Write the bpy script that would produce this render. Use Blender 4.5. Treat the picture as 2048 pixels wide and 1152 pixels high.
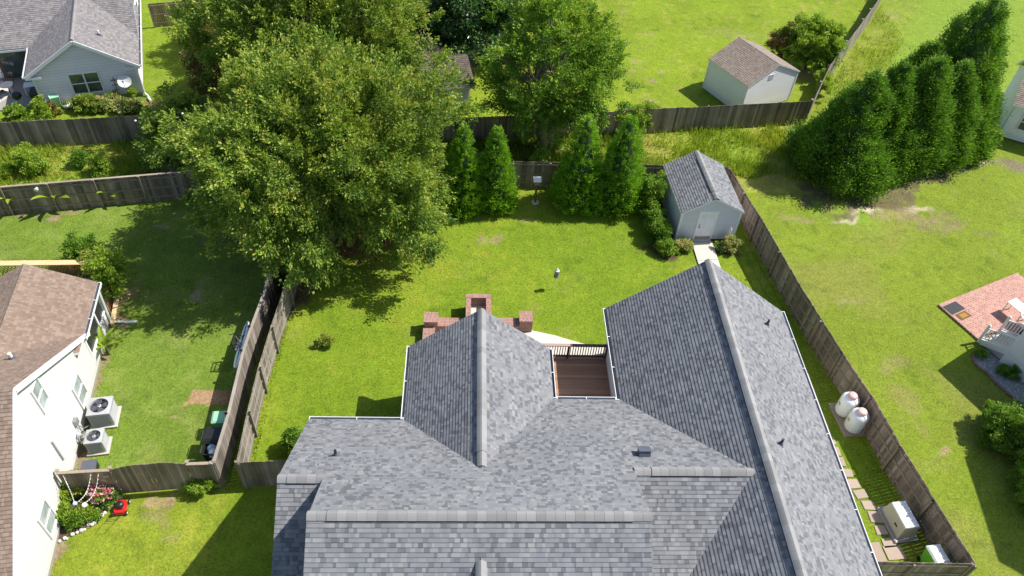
import bpy, math, random
import numpy as np
from mathutils import Vector, Matrix
random.seed(7); RNG = np.random.default_rng(11)
S = bpy.context.scene
for o in list(bpy.data.objects): bpy.data.objects.remove(o)
R = math.radians
# ------------------------------------------------------------------ camera, sky, sun, exposure
CAM_H = 29.5; FPX = 1550.0
def _rot(rx, ry, rz):
    c, s = math.cos, math.sin
    X = np.array([[1,0,0],[0,c(rx),-s(rx)],[0,s(rx),c(rx)]])
    Y = np.array([[c(ry),-s(ry),0],[s(ry),c(ry),0],[0,0,1]])
    Z = np.array([[c(rz),-s(rz),0],[s(rz),c(rz),0],[0,0,1]])
    return Z @ X @ Y
CR = _rot(R(44.4726), R(4.7095), R(-4.9818))
cam = bpy.data.cameras.new('camera'); cam.sensor_width = 36; cam.lens = 36*FPX/2048
cam.clip_start = 0.5; cam.clip_end = 3000
co = bpy.data.objects.new('camera', cam); S.collection.objects.link(co)
m4 = Matrix.Identity(4)
for i in range(3):
    for j in range(3): m4[i][j] = CR[i][j]
m4[2][3] = CAM_H; co.matrix_world = m4; S.camera = co
SUNV = Vector((0.77, 0.19, 1.0)).normalized()      # towards the sun
sun_el = math.asin(SUNV.z); sun_az = math.atan2(SUNV.x, SUNV.y)
W = bpy.data.worlds.new('World'); S.world = W; W.use_nodes = True
nt = W.node_tree; bg = nt.nodes['Background']
sky = nt.nodes.new('ShaderNodeTexSky'); sky.sky_type = 'NISHITA'; sky.sun_disc = False
sky.sun_elevation = sun_el; sky.sun_rotation = sun_az
nt.links.new(sky.outputs[0], bg.inputs[0]); bg.inputs[1].default_value = 0.105
sl = bpy.data.lights.new('sun', 'SUN'); sl.energy = 4.1; sl.angle = R(0.5); sl.color = (1.0, 0.955, 0.88)
so = bpy.data.objects.new('sun', sl); S.collection.objects.link(so)
so.rotation_euler = SUNV.to_track_quat('Z', 'Y').to_euler(); so.location = (0, 0, 60)
S.view_settings.view_transform = 'Standard'; S.view_settings.look = 'None'
S.view_settings.exposure = 0.7; S.view_settings.gamma = 1

# ------------------------------------------------------------------ where a sight line meets a level z
def ray(px, py):
    return CR @ np.array([(px-1024)/FPX, -(py-576)/FPX, -1.0])
def P(px, py, z=0.0):
    d = ray(px, py); t = (z-CAM_H)/d[2]; return Vector((d[0]*t, d[1]*t, z))
def height_at(x, y, px, py):
    d = ray(px, py); s = (d[0]*x+d[1]*y)/(d[0]**2+d[1]**2); return CAM_H+s*d[2]

# ------------------------------------------------------------------ object helpers
def tag(o, label=None, cat=None, group=None, kind=None):
    if label: o['label'] = label
    if cat: o['category'] = cat
    if group: o['group'] = group
    if kind: o['kind'] = kind
    return o
def thing(name, label, cat, loc=(0,0,0), rz=0.0, group=None):
    o = bpy.data.objects.new(name, None); S.collection.objects.link(o)
    o.location = loc; o.rotation_euler = (0, 0, rz); o.empty_display_size = .3
    return tag(o, label, cat, group)
def to_local(root, p):
    a = -root.rotation_euler[2]; q = Vector(p)-Vector(root.location)
    return Vector((q.x*math.cos(a)-q.y*math.sin(a), q.x*math.sin(a)+q.y*math.cos(a), q.z))
def PL(root, px, py, z=0.0): return to_local(root, P(px, py, z))
def copy_tree(o, parent=None):
    c = o.copy(); S.collection.objects.link(c)
    if parent: c.parent = parent
    for ch in list(o.children): copy_tree(ch, c)
    return c

def face_uv(pts):
    n = Vector((0,0,0)); k = len(pts)
    for i in range(k):
        a, b = pts[i], pts[(i+1) % k]
        n.x += (a[1]-b[1])*(a[2]+b[2]); n.y += (a[2]-b[2])*(a[0]+b[0]); n.z += (a[0]-b[0])*(a[1]+b[1])
    if n.length < 1e-12: return [(0,0)]*k
    n.normalize()
    if abs(n.z) > 0.995: return [(p[0], p[1]) for p in pts]
    u = Vector((n.y, -n.x, 0)).normalized(); v = n.cross(u)
    if v.z < 0: v = -v
    return [(u.dot(Vector(p)), v.dot(Vector(p))) for p in pts]

class MB:
    def __init__(s): s.v=[]; s.f=[]; s.r=[]; s.uv=[]; s.mi=[]
    def poly(s, pts, r=None, m=0):
        b = len(s.v); s.v += [tuple(p) for p in pts]; s.f.append(tuple(range(b, b+len(pts))))
        s.r.append(random.random() if r is None else r); s.uv.append(face_uv(pts)); s.mi.append(m)
    def box(s, c, d, rz=0.0, r=None, m=0, tilt=None):
        r = random.random() if r is None else r
        M = Matrix.Rotation(rz, 3, 'Z')
        if tilt is not None: M = tilt
        h = [x/2 for x in d]; C = Vector(c)
        V = [C+M@Vector((sx*h[0], sy*h[1], sz*h[2])) for sz in (-1,1) for sx,sy in ((-1,-1),(1,-1),(1,1),(-1,1))]
        for f in ((3,2,1,0),(4,5,6,7),(0,1,5,4),(1,2,6,5),(2,3,7,6),(3,0,4,7)):
            s.poly([V[i] for i in f], r, m)
    def bx(s, x0, x1, y0, y1, z0, z1, r=None, m=0):
        s.box(((x0+x1)/2, (y0+y1)/2, (z0+z1)/2), (abs(x1-x0), abs(y1-y0), abs(z1-z0)), 0, r, m)
    def bar(s, a, b, w, h, r=None, m=0):
        a = Vector(a); b = Vector(b); d = b-a; L = d.length
        if L < 1e-6: return
        x = d/L; up = Vector((0,0,1)) if abs(x.z) < .95 else Vector((0,1,0))
        y = up.cross(x).normalized(); z = x.cross(y)
        M = Matrix((x, y, z)).transposed()
        s.box((a+b)/2, (L, w, h), 0, r, m, tilt=M)
    def tube(s, pts, rad, n=8, m=0, r=None, cap=True):
        pts = [Vector(p) for p in pts]; k = len(pts)
        rad = [rad]*k if not hasattr(rad, '__len__') else rad
        r = random.random() if r is None else r; rings = []
        for i, p in enumerate(pts):
            d = (pts[min(i+1,k-1)]-pts[max(i-1,0)]).normalized()
            a = Vector((1,0,0)) if abs(d.x) < .8 else Vector((0,1,0))
            u = d.cross(a).normalized(); w = d.cross(u)
            rings.append([p+(u*math.cos(t)+w*math.sin(t))*rad[i] for t in [2*math.pi*j/n for j in range(n)]])
        base = len(s.v)
        for rg in rings: s.v += [tuple(q) for q in rg]
        def F(idx):
            s.f.append(tuple(idx)); s.r.append(r); s.uv.append([(0,0)]*len(idx)); s.mi.append(m)
        for i in range(k-1):
            for j in range(n):
                F((base+i*n+j, base+(i+1)*n+j, base+(i+1)*n+(j+1)%n, base+i*n+(j+1)%n))
        if cap: F([base+j for j in range(n)]); F([base+(k-1)*n+j for j in reversed(range(n))])
    def lathe(s, c, prof, n=16, m=0, r=None):
        base = len(s.v); r = random.random() if r is None else r
        for (q, z) in prof:
            for j in range(n):
                t = 2*math.pi*j/n; s.v.append((c[0]+q*math.cos(t), c[1]+q*math.sin(t), c[2]+z))
        for i in range(len(prof)-1):
            for j in range(n):
                s.f.append((base+i*n+j, base+i*n+(j+1)%n, base+(i+1)*n+(j+1)%n, base+(i+1)*n+j))
                s.r.append(r); s.uv.append([(0,0)]*4); s.mi.append(m)
        s.f.append(tuple(base+j for j in reversed(range(n)))); s.r.append(r); s.uv.append([(0,0)]*n); s.mi.append(m)
        s.f.append(tuple(base+(len(prof)-1)*n+j for j in range(n))); s.r.append(r); s.uv.append([(0,0)]*n); s.mi.append(m)
    def build(s, name, mats, parent=None, smooth=False, local=True, bevel=0):
        mats = mats if isinstance(mats, (list, tuple)) else [mats]
        vs = s.v if (parent is None or local) else [tuple(to_local(parent, v)) for v in s.v]
        me = bpy.data.meshes.new(name); me.from_pydata(vs, [], s.f)
        for mm in mats: me.materials.append(mm)
        me.polygons.foreach_set('material_index', s.mi)
        at = me.attributes.new('rnd', 'FLOAT', 'FACE'); at.data.foreach_set('value', s.r)
        ul = me.uv_layers.new(name='UVMap'); ul.data.foreach_set('uv', [c for f in s.uv for p in f for c in p])
        if smooth: me.polygons.foreach_set('use_smooth', [True]*len(s.f))
        me.update()
        o = bpy.data.objects.new(name, me); S.collection.objects.link(o)
        if parent: o.parent = parent
        if bevel:
            b = o.modifiers.new('bevel', 'BEVEL'); b.width = bevel; b.segments = 2; b.limit_method = 'ANGLE'
        return o

def quads_mesh(name, V, Rn, mat, parent=None, world=True):
    """V (N,4,3) numpy quads, Rn (N,) per-face value"""
    N = len(V); V = V.reshape(-1, 3)
    if parent is not None and world:
        V = V-np.array(parent.location)
        a = -parent.rotation_euler[2]
        if a: V = np.stack([V[:,0]*math.cos(a)-V[:,1]*math.sin(a), V[:,0]*math.sin(a)+V[:,1]*math.cos(a), V[:,2]], 1)
    me = bpy.data.meshes.new(name)
    me.vertices.add(N*4); me.vertices.foreach_set('co', V.astype(np.float32).ravel())
    me.loops.add(N*4); me.loops.foreach_set('vertex_index', np.arange(N*4, dtype=np.int32))
    me.polygons.add(N); me.polygons.foreach_set('loop_start', np.arange(0, N*4, 4, dtype=np.int32))
    me.polygons.foreach_set('loop_total', np.full(N, 4, dtype=np.int32))
    at = me.attributes.new('rnd', 'FLOAT', 'FACE'); at.data.foreach_set('value', np.clip(Rn, 0, 1).astype(np.float32))
    me.materials.append(mat); me.update(calc_edges=True); me.validate()
    o = bpy.data.objects.new(name, me); S.collection.objects.link(o)
    if parent: o.parent = parent
    return o

# ------------------------------------------------------------------ materials
def NT(name):
    m = bpy.data.materials.new(name); m.use_nodes = True; t = m.node_tree
    b = t.nodes['Principled BSDF']; return m, t, b
def nd(t, typ, **k):
    n = t.nodes.new(typ)
    for a, v in k.items(): setattr(n, a, v)
    return n
def math_n(t, op, a, b=None, c=None):
    n = nd(t, 'ShaderNodeMath', operation=op)
    for i, x in enumerate((a, b, c)):
        if x is None: continue
        if isinstance(x, (int, float)): n.inputs[i].default_value = x
        else: t.links.new(x, n.inputs[i])
    return n.outputs[0]
def ramp(t, fac, stops, interp='LINEAR'):
    n = nd(t, 'ShaderNodeValToRGB'); e = n.color_ramp; e.interpolation = interp
    while len(e.elements) < len(stops): e.elements.new(0.5)
    for el, (p, c) in zip(e.elements, stops): el.position = p; el.color = (*c, 1)
    t.links.new(fac, n.inputs[0]); return n.outputs[0]
def noise(t, scale, detail=3, vec=None, rough=.55, dist=0):
    n = nd(t, 'ShaderNodeTexNoise'); n.inputs['Scale'].default_value = scale
    n.inputs['Detail'].default_value = detail; n.inputs['Roughness'].default_value = rough
    n.inputs['Distortion'].default_value = dist
    if vec is not None: t.links.new(vec, n.inputs['Vector'])
    return n.outputs['Fac']
def position(t): return nd(t, 'ShaderNodeNewGeometry').outputs['Position']
def objco(t): return nd(t, 'ShaderNodeTexCoord').outputs['Object']
def attr(t, name='rnd', out='Fac'):
    n = nd(t, 'ShaderNodeAttribute'); n.attribute_name = name; return n.outputs[out]
def mixc(t, fac, a, b, mode='MIX'):
    n = nd(t, 'ShaderNodeMix', data_type='RGBA', blend_type=mode)
    for sck, x in ((n.inputs[0], fac), (n.inputs[6], a), (n.inputs[7], b)):
        if isinstance(x, (int, float)): sck.default_value = x
        elif isinstance(x, tuple): sck.default_value = (*x, 1)
        else: t.links.new(x, sck)
    return n.outputs[2]
def bump(t, b, h, strength=.5, dist=.02):
    n = nd(t, 'ShaderNodeBump'); n.inputs['Strength'].default_value = strength; n.inputs['Distance'].default_value = dist
    t.links.new(h, n.inputs['Height']); t.links.new(n.outputs[0], b.inputs['Normal'])
def scl(c, k): return tuple(x*k for x in c)
def plain(name, c, rough=.6, var=.12, scale=4, metal=0, bmp=0, rv=.1):
    m, t, b = NT(name)
    n1 = noise(t, scale, 4, objco(t)); f = math_n(t, 'MULTIPLY_ADD', n1, 2*var, 1-var)
    f = math_n(t, 'ADD', f, math_n(t, 'MULTIPLY_ADD', attr(t), 2*rv, -rv))
    cc = mixc(t, 1.0, tuple(c), (1,1,1), 'MULTIPLY')
    v = nd(t, 'ShaderNodeVectorMath', operation='SCALE'); t.links.new(cc, v.inputs[0]); t.links.new(f, v.inputs['Scale'])
    t.links.new(v.outputs[0], b.inputs['Base Color']); b.inputs['Roughness'].default_value = rough
    b.inputs['Metallic'].default_value = metal
    if bmp: bump(t, b, noise(t, scale*8, 3, objco(t)), bmp, .01)
    return m
def sidingmat(name, c, line=.72, rough=.5):
    m, t, b = NT(name); uv = nd(t, 'ShaderNodeUVMap'); sp = nd(t, 'ShaderNodeSeparateXYZ'); t.links.new(uv.outputs[0], sp.inputs[0])
    p = position(t); f = math_n(t, 'MULTIPLY_ADD', noise(t, .8, 4, p), .14, .93); f = math_n(t, 'ADD', f, math_n(t, 'MULTIPLY_ADD', attr(t), .05, -.025))
    sz = nd(t, 'ShaderNodeSeparateXYZ'); t.links.new(p, sz.inputs[0])
    grime = math_n(t, 'MULTIPLY', math_n(t, 'LESS_THAN', sz.outputs[2], math_n(t, 'MULTIPLY_ADD', noise(t, 3, 3, p), .6, .15)), .10)
    f = math_n(t, 'SUBTRACT', f, grime)
    g = math_n(t, 'GREATER_THAN', sp.outputs[1], .80); f = math_n(t, 'MULTIPLY', f, math_n(t, 'MULTIPLY_ADD', g, line-1, 1))  # darkens the top of each lap: shade under the lip, painted into the colour
    v = nd(t, 'ShaderNodeVectorMath', operation='SCALE'); v.inputs[0].default_value = c; t.links.new(f, v.inputs['Scale'])
    t.links.new(v.outputs[0], b.inputs['Base Color']); b.inputs['Roughness'].default_value = rough; return m
def shingle(name, stops, course=.145, tab=.34, bstr=.35, rough=.9, dark=.8):
    m, t, b = NT(name)
    uv = nd(t, 'ShaderNodeUVMap'); sp = nd(t, 'ShaderNodeSeparateXYZ'); t.links.new(uv.outputs[0], sp.inputs[0])
    vr = math_n(t, 'DIVIDE', sp.outputs[1], course); row = math_n(t, 'FLOOR', vr); fv = math_n(t, 'SUBTRACT', vr, row)
    wn = nd(t, 'ShaderNodeTexWhiteNoise', noise_dimensions='1D'); t.links.new(row, wn.inputs['W'])
    ur = math_n(t, 'ADD', math_n(t, 'DIVIDE', sp.outputs[0], tab), math_n(t, 'MULTIPLY', wn.outputs[0], 7.3))
    cell = math_n(t, 'FLOOR', ur); fu = math_n(t, 'SUBTRACT', ur, cell)
    def wn3(a, bb, k):
        c = nd(t, 'ShaderNodeCombineXYZ'); t.links.new(a, c.inputs[0]); t.links.new(bb, c.inputs[1]); c.inputs[2].default_value = k
        w = nd(t, 'ShaderNodeTexWhiteNoise', noise_dimensions='3D'); t.links.new(c.outputs[0], w.inputs[0]); return w.outputs[0]
    th = math_n(t, 'MULTIPLY_ADD', wn3(cell, row, 3.1), .6, .2)
    sub = math_n(t, 'GREATER_THAN', fu, th)
    idn = math_n(t, 'MULTIPLY_ADD', sub, .5, cell)
    rv = wn3(idn, row, 9.7)
    col = ramp(t, rv, stops)
    big = noise(t, .35, 3, position(t)); gr = noise(t, 60, 2, position(t))
    f = math_n(t, 'ADD', math_n(t, 'MULTIPLY_ADD', big, .34, .83), math_n(t, 'MULTIPLY_ADD', gr, .4, -.2))
    low = math_n(t, 'LESS_THAN', fv, .05)                       # dark course joint, with the shade of the butt edge painted in
    f = math_n(t, 'MULTIPLY', f, math_n(t, 'MULTIPLY_ADD', low, dark-1, 1))
    v = nd(t, 'ShaderNodeVectorMath', operation='SCALE'); t.links.new(col, v.inputs[0]); t.links.new(f, v.inputs['Scale'])
    t.links.new(v.outputs[0], b.inputs['Base Color']); b.inputs['Roughness'].default_value = rough
    h = math_n(t, 'ADD', math_n(t, 'MULTIPLY', math_n(t, 'SUBTRACT', 1.0, fv), math_n(t, 'GREATER_THAN', fv, .09)), math_n(t, 'MULTIPLY', rv, .35))
    bump(t, b, h, bstr, .02)
    return m
def brickmat(name, c1, c2, mortar, bw=.2, bh=.068, ms=.009, rough=.85, swap=False):
    m, t, b = NT(name)
    uv = nd(t, 'ShaderNodeUVMap'); vec = uv.outputs[0]
    if swap:
        mp = nd(t, 'ShaderNodeMapping'); mp.inputs['Rotation'].default_value[2] = R(90); t.links.new(vec, mp.inputs[0]); vec = mp.outputs[0]
    n = nd(t, 'ShaderNodeTexBrick'); t.links.new(vec, n.inputs['Vector'])
    n.inputs['Color1'].default_value = (*c1,1); n.inputs['Color2'].default_value = (*c2,1); n.inputs['Mortar'].default_value = (*mortar,1)
    n.inputs['Scale'].default_value = 1; n.inputs['Brick Width'].default_value = bw; n.inputs['Row Height'].default_value = bh
    n.inputs['Mortar Size'].default_value = ms; n.inputs['Bias'].default_value = 0
    nn = noise(t, 6, 4, position(t)); f = math_n(t, 'MULTIPLY_ADD', nn, .5, .75)
    v = nd(t, 'ShaderNodeVectorMath', operation='SCALE'); t.links.new(n.outputs[0], v.inputs[0]); t.links.new(f, v.inputs['Scale'])
    t.links.new(v.outputs[0], b.inputs['Base Color']); b.inputs['Roughness'].default_value = rough
    bump(t, b, math_n(t, 'SUBTRACT', 1.0, n.outputs['Fac']), .6, .01); return m
def woodmat(name, stops, rough=.85, streak=1.0):
    m, t, b = NT(name)
    p = objco(t); mp = nd(t, 'ShaderNodeMapping'); mp.inputs['Scale'].default_value = (14, 14, 1.2); t.links.new(p, mp.inputs[0])
    n1 = noise(t, 1.0, 5, mp.outputs[0], .6)
    big = noise(t, .9, 3, p)
    f = math_n(t, 'ADD', math_n(t, 'MULTIPLY', attr(t), .5), math_n(t, 'ADD', math_n(t, 'MULTIPLY', n1, .45*streak), math_n(t, 'MULTIPLY_ADD', big, .5, -.22)))
    t.links.new(ramp(t, f, stops), b.inputs['Base Color']); b.inputs['Roughness'].default_value = rough
    bump(t, b, n1, .4, .01); return m
def leafmat(name, stops, trans=.35, rough=.5, spec=.3):
    m, t, b = NT(name)
    col = ramp(t, attr(t), stops)
    t.links.new(col, b.inputs['Base Color']); b.inputs['Roughness'].default_value = rough
    b.inputs['Specular IOR Level'].default_value = spec
    tr = nd(t, 'ShaderNodeBsdfTranslucent'); v = nd(t, 'ShaderNodeVectorMath', operation='MULTIPLY')
    t.links.new(col, v.inputs[0]); v.inputs[1].default_value = (1.25, 1.25, .7); t.links.new(v.outputs[0], tr.inputs[0])
    mx = nd(t, 'ShaderNodeMixShader'); mx.inputs[0].default_value = trans
    t.links.new(b.outputs[0], mx.inputs[1]); t.links.new(tr.outputs[0], mx.inputs[2])
    t.links.new(mx.outputs[0], t.nodes['Material Output'].inputs[0]); return m
def glassmat(name, c=(.03,.04,.05), rough=.08):
    m, t, b = NT(name)
    n = noise(t, 1.3, 2, objco(t)); t.links.new(ramp(t, n, [(.3, c), (.7, scl(c, 2.2))]), b.inputs['Base Color'])
    b.inputs['Roughness'].default_value = rough; b.inputs['Specular IOR Level'].default_value = .8; return m

M = {}
M['shingle'] = shingle('grey_architectural_shingle', [(0,(.108,.111,.121)),(.18,(.130,.134,.146)),(.30,(.172,.176,.188)),(.72,(.195,.199,.210)),(.90,(.222,.224,.232)),(1,(.255,.252,.245))], tab=.27)
M['shingle_brown'] = shingle('brown_shingle', [(0,(.185,.13,.098)),(.5,(.225,.162,.122)),(1,(.285,.21,.165))], tab=.2, dark=.8, bstr=.5)
M['shingle_dark'] = shingle('dark_brown_shingle', [(0,(.085,.068,.055)),(.5,(.115,.09,.075)),(1,(.15,.12,.10))], tab=.24, dark=.8, bstr=.5)
M['shingle_tan'] = shingle('tan_shingle', [(0,(.20,.155,.12)),(.5,(.25,.20,.16)),(1,(.31,.25,.20))], tab=.24, dark=.8, bstr=.5)
M['shingle_taupe'] = shingle('taupe_shingle', [(0,(.15,.14,.145)),(.5,(.20,.185,.185)),(1,(.26,.24,.235))], dark=.8, bstr=.5)
M['cap'] = plain('ridge_cap_shingle', (.255,.250,.246), .9, .10, 3, bmp=.3, rv=.14)
M['cap_dark'] = plain('ridge_vent_slot', (.02,.022,.028), .8)
M['white'] = plain('white_trim_paint', (.80,.80,.79), .4, .04, 2, rv=.02)
M['gut_in'] = plain('gutter_inside', (.10,.11,.14), .6, .2, 3)
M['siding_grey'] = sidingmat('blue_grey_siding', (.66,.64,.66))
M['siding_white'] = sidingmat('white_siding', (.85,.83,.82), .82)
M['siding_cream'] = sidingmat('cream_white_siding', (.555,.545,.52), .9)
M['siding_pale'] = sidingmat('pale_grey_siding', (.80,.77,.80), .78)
M['brickred'] = brickmat('red_brick', (.20,.085,.06), (.30,.14,.10), (.36,.30,.26))
M['bricktop'] = brickmat('red_brick_coping', (.24,.10,.075), (.36,.17,.13), (.42,.34,.30), .068, .2, .009)
M['patio'] = brickmat('brick_patio_paving', (.34,.13,.10), (.50,.25,.19), (.50,.40,.34), .2, .1, .011)
M['concrete'] = plain('pale_concrete', (.55,.51,.45), .85, .12, 2, bmp=.3)
M['concrete_grey'] = plain('grey_concrete', (.30,.28,.25), .9, .15, 3, bmp=.3)
M['paver'] = plain('tan_stepping_stone', (.36,.28,.22), .9, .12, 6, bmp=.3)
M['fence_dark'] = woodmat('weathered_fence_boards', [(0,(0.066,0.051,0.036)),(.35,(0.166,0.128,0.090)),(.7,(0.332,0.265,0.199)),(1,(0.530,0.435,0.347))])
M['fence_grey'] = woodmat('grey_fence_boards', [(0,(0.081,0.069,0.055)),(.35,(0.172,0.149,0.121)),(.7,(0.299,0.259,0.213)),(1,(0.460,0.408,0.345))])
M['lumber'] = woodmat('new_yellow_lumber', [(0,(.42,.28,.12)),(.5,(.60,.43,.22)),(1,(.74,.56,.32))])
M['deckwood'] = woodmat('stained_deck_boards', [(0,(.24,.12,.065)),(.5,(.38,.205,.12)),(1,(.52,.31,.19))], .6)
M['deckrail'] = plain('dark_brown_rail', (.075,.04,.03), .55, .15, 5)
M['railcap'] = plain('tan_rail_cap', (.36,.24,.19), .6, .1, 5)
M['glass'] = glassmat('window_glass', (.03,.045,.045))
M['glass_pale'] = glassmat('window_glass_with_blinds', (.20,.23,.22), .6)
M['screen'] = plain('porch_insect_screen', (.018,.018,.02), .35, .3, 3)
M['black'] = plain('black_plastic', (.015,.015,.017), .45, .2, 4)
M['metal'] = plain('grey_metal', (.38,.39,.41), .4, .1, 4, metal=.5)
M['acgrey'] = plain('pale_grey_painted_metal', (.42,.43,.44), .45, .06, 4)
M['red'] = plain('red_mower_paint', (.55,.02,.02), .3, .08, 4)
M['tankwhite'] = plain('white_tank_paint', (.80,.80,.79), .3, .05, 3)
M['tankcap'] = plain('faded_red_dome', (.66,.42,.39), .5, .12, 8)
M['beige'] = plain('beige_painted_steel', (.50,.46,.36), .4, .05, 3)
M['green'] = plain('lime_green_plastic', (.14,.50,.04), .4, .06, 4)
M['palegreen'] = plain('pale_green_plastic', (.30,.62,.38), .4, .06, 4)
M['darkgreen'] = plain('dark_green_plastic', (.02,.10,.05), .4, .1, 4)
M['blue'] = plain('blue_plastic', (.03,.16,.50), .35, .06, 4)
M['sky_blue'] = plain('pale_blue_plastic', (.45,.62,.78), .35, .06, 4)
M['terracotta'] = plain('terracotta', (.42,.17,.10), .8, .1, 5)
M['stone'] = plain('white_edging_stone', (.62,.60,.56), .8, .12, 9, bmp=.4, rv=.25)
M['gravel'] = plain('pale_gravel', (.36,.34,.32), .9, .5, 22, bmp=1)
M['mulch'] = plain('brown_mulch', (.11,.07,.045), .95, .5, 14, bmp=1)
M['soil'] = plain('dry_soil', (.40,.27,.16), .95, .2, 6, bmp=.5)
M['bark'] = plain('tree_bark', (.26,.21,.16), .9, .3, 6, bmp=.8)
M['bark_pale'] = plain('pale_peeling_bark', (.48,.40,.33), .85, .25, 6, bmp=.6)
M['rubber'] = plain('black_rubber_mat', (.05,.052,.055), .9, .2, 12)
M['coir'] = plain('brown_doormat', (.16,.085,.03), .9, .3, 12)
M['coir_light'] = plain('ochre_doormat_centre', (.34,.18,.03), .9, .3, 12)
M['pink'] = leafmat('pink_petals', [(0,(.65,.10,.22)),(.5,(.80,.35,.45)),(1,(.85,.65,.65))], .3)
M['gloss'] = plain('grey_bird_feeder', (.22,.22,.24), .35, .1, 6)
M['bulb'] = plain('string_light_bulb', (.78,.76,.72), .25, .05, 6)
M['brownpaint'] = plain('dark_olive_post', (.10,.085,.04), .6, .2, 5)
M['lf_oak'] = leafmat('yellow_green_leaves', [(0,(.060,.130,.018)),(.35,(.135,.235,.028)),(.7,(.255,.36,.045)),(.93,(.41,.46,.075)),(1,(.48,.46,.10))])
M['lf_mid'] = leafmat('mid_green_leaves', [(0,(0.064,0.155,0.017)),(.4,(0.146,0.281,0.024)),(.8,(0.265,0.409,0.042)),(1,(0.439,0.508,0.060))])
M['lf_dark'] = leafmat('dark_glossy_leaves', [(0,(0.021,0.068,0.022)),(.5,(0.049,0.128,0.036)),(.9,(0.126,0.216,0.048)),(1,(0.224,0.297,0.084))], .15, .35, .5)
M['lf_cypress'] = leafmat('cypress_sprays', [(0,(0.067,0.160,0.019)),(.5,(0.143,0.289,0.027)),(.85,(0.247,0.420,0.042)),(1,(0.404,0.473,0.074))], .32, .6)
M['lf_thuja'] = leafmat('arborvitae_sprays', [(0,(0.091,0.228,0.015)),(.5,(0.206,0.415,0.024)),(.85,(0.388,0.616,0.037)),(1,(0.669,0.754,0.059))], .34, .6)
M['lf_lime'] = leafmat('lime_green_leaves', [(0,(0.108,0.196,0.017)),(.5,(0.228,0.368,0.033)),(1,(0.408,0.506,0.066))], .4)
M['lf_brown'] = leafmat('rusty_brown_leaves', [(0,(0.084,0.052,0.018)),(.5,(0.196,0.117,0.042)),(1,(0.224,0.221,0.048))], .3)
M['lf_varieg'] = leafmat('cream_edged_leaves', [(0,(0.057,0.132,0.022)),(.5,(0.207,0.300,0.055)),(.8,(0.483,0.504,0.165)),(1,(0.632,0.504,0.242))], .3)
M['lf_grass'] = leafmat('tall_wild_grass', [(0,(0.075,0.155,0.015)),(.4,(0.213,0.321,0.030)),(.8,(0.375,0.450,0.050)),(1,(0.525,0.464,0.129))], .4)
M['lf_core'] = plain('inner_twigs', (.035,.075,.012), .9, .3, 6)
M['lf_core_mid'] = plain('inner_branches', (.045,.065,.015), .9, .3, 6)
M['cream'] = plain('cream_flower', (.75,.70,.50), .6)

# ------------------------------------------------------------------ ground
def vnoise(x, y, cell, seed):
    g = np.random.default_rng(seed).random((256, 256)); X = x/cell; Y = y/cell
    i = np.floor(X).astype(int); j = np.floor(Y).astype(int); fx = X-i; fy = Y-j
    fx = fx*fx*(3-2*fx); fy = fy*fy*(3-2*fy); a = lambda p, q: g[p % 256, q % 256]
    return (a(i,j)*(1-fx)+a(i+1,j)*fx)*(1-fy)+(a(i,j+1)*(1-fx)+a(i+1,j+1)*fx)*fy
def fbm(x, y, cell, seed, o=4):
    s = 0; w = 0
    for k in range(o): s = s+vnoise(x, y, cell/2**k, seed+k)*.5**k; w += .5**k
    return s/w
def lineside(x, y, a, b): return (b[0]-a[0])*(y-a[1])-(b[1]-a[1])*(x-a[0])
def ss(v, a, b): t = np.clip((v-a)/(b-a), 0, 1); return t*t*(3-2*t)
F1a, F1b = (-30.0, 33.1), (-14.5, 36.0)
F4a, F4b = (-6.0, 41.5), (23.5, 45.6)
F5b = (36.5, 65.5)
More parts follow.
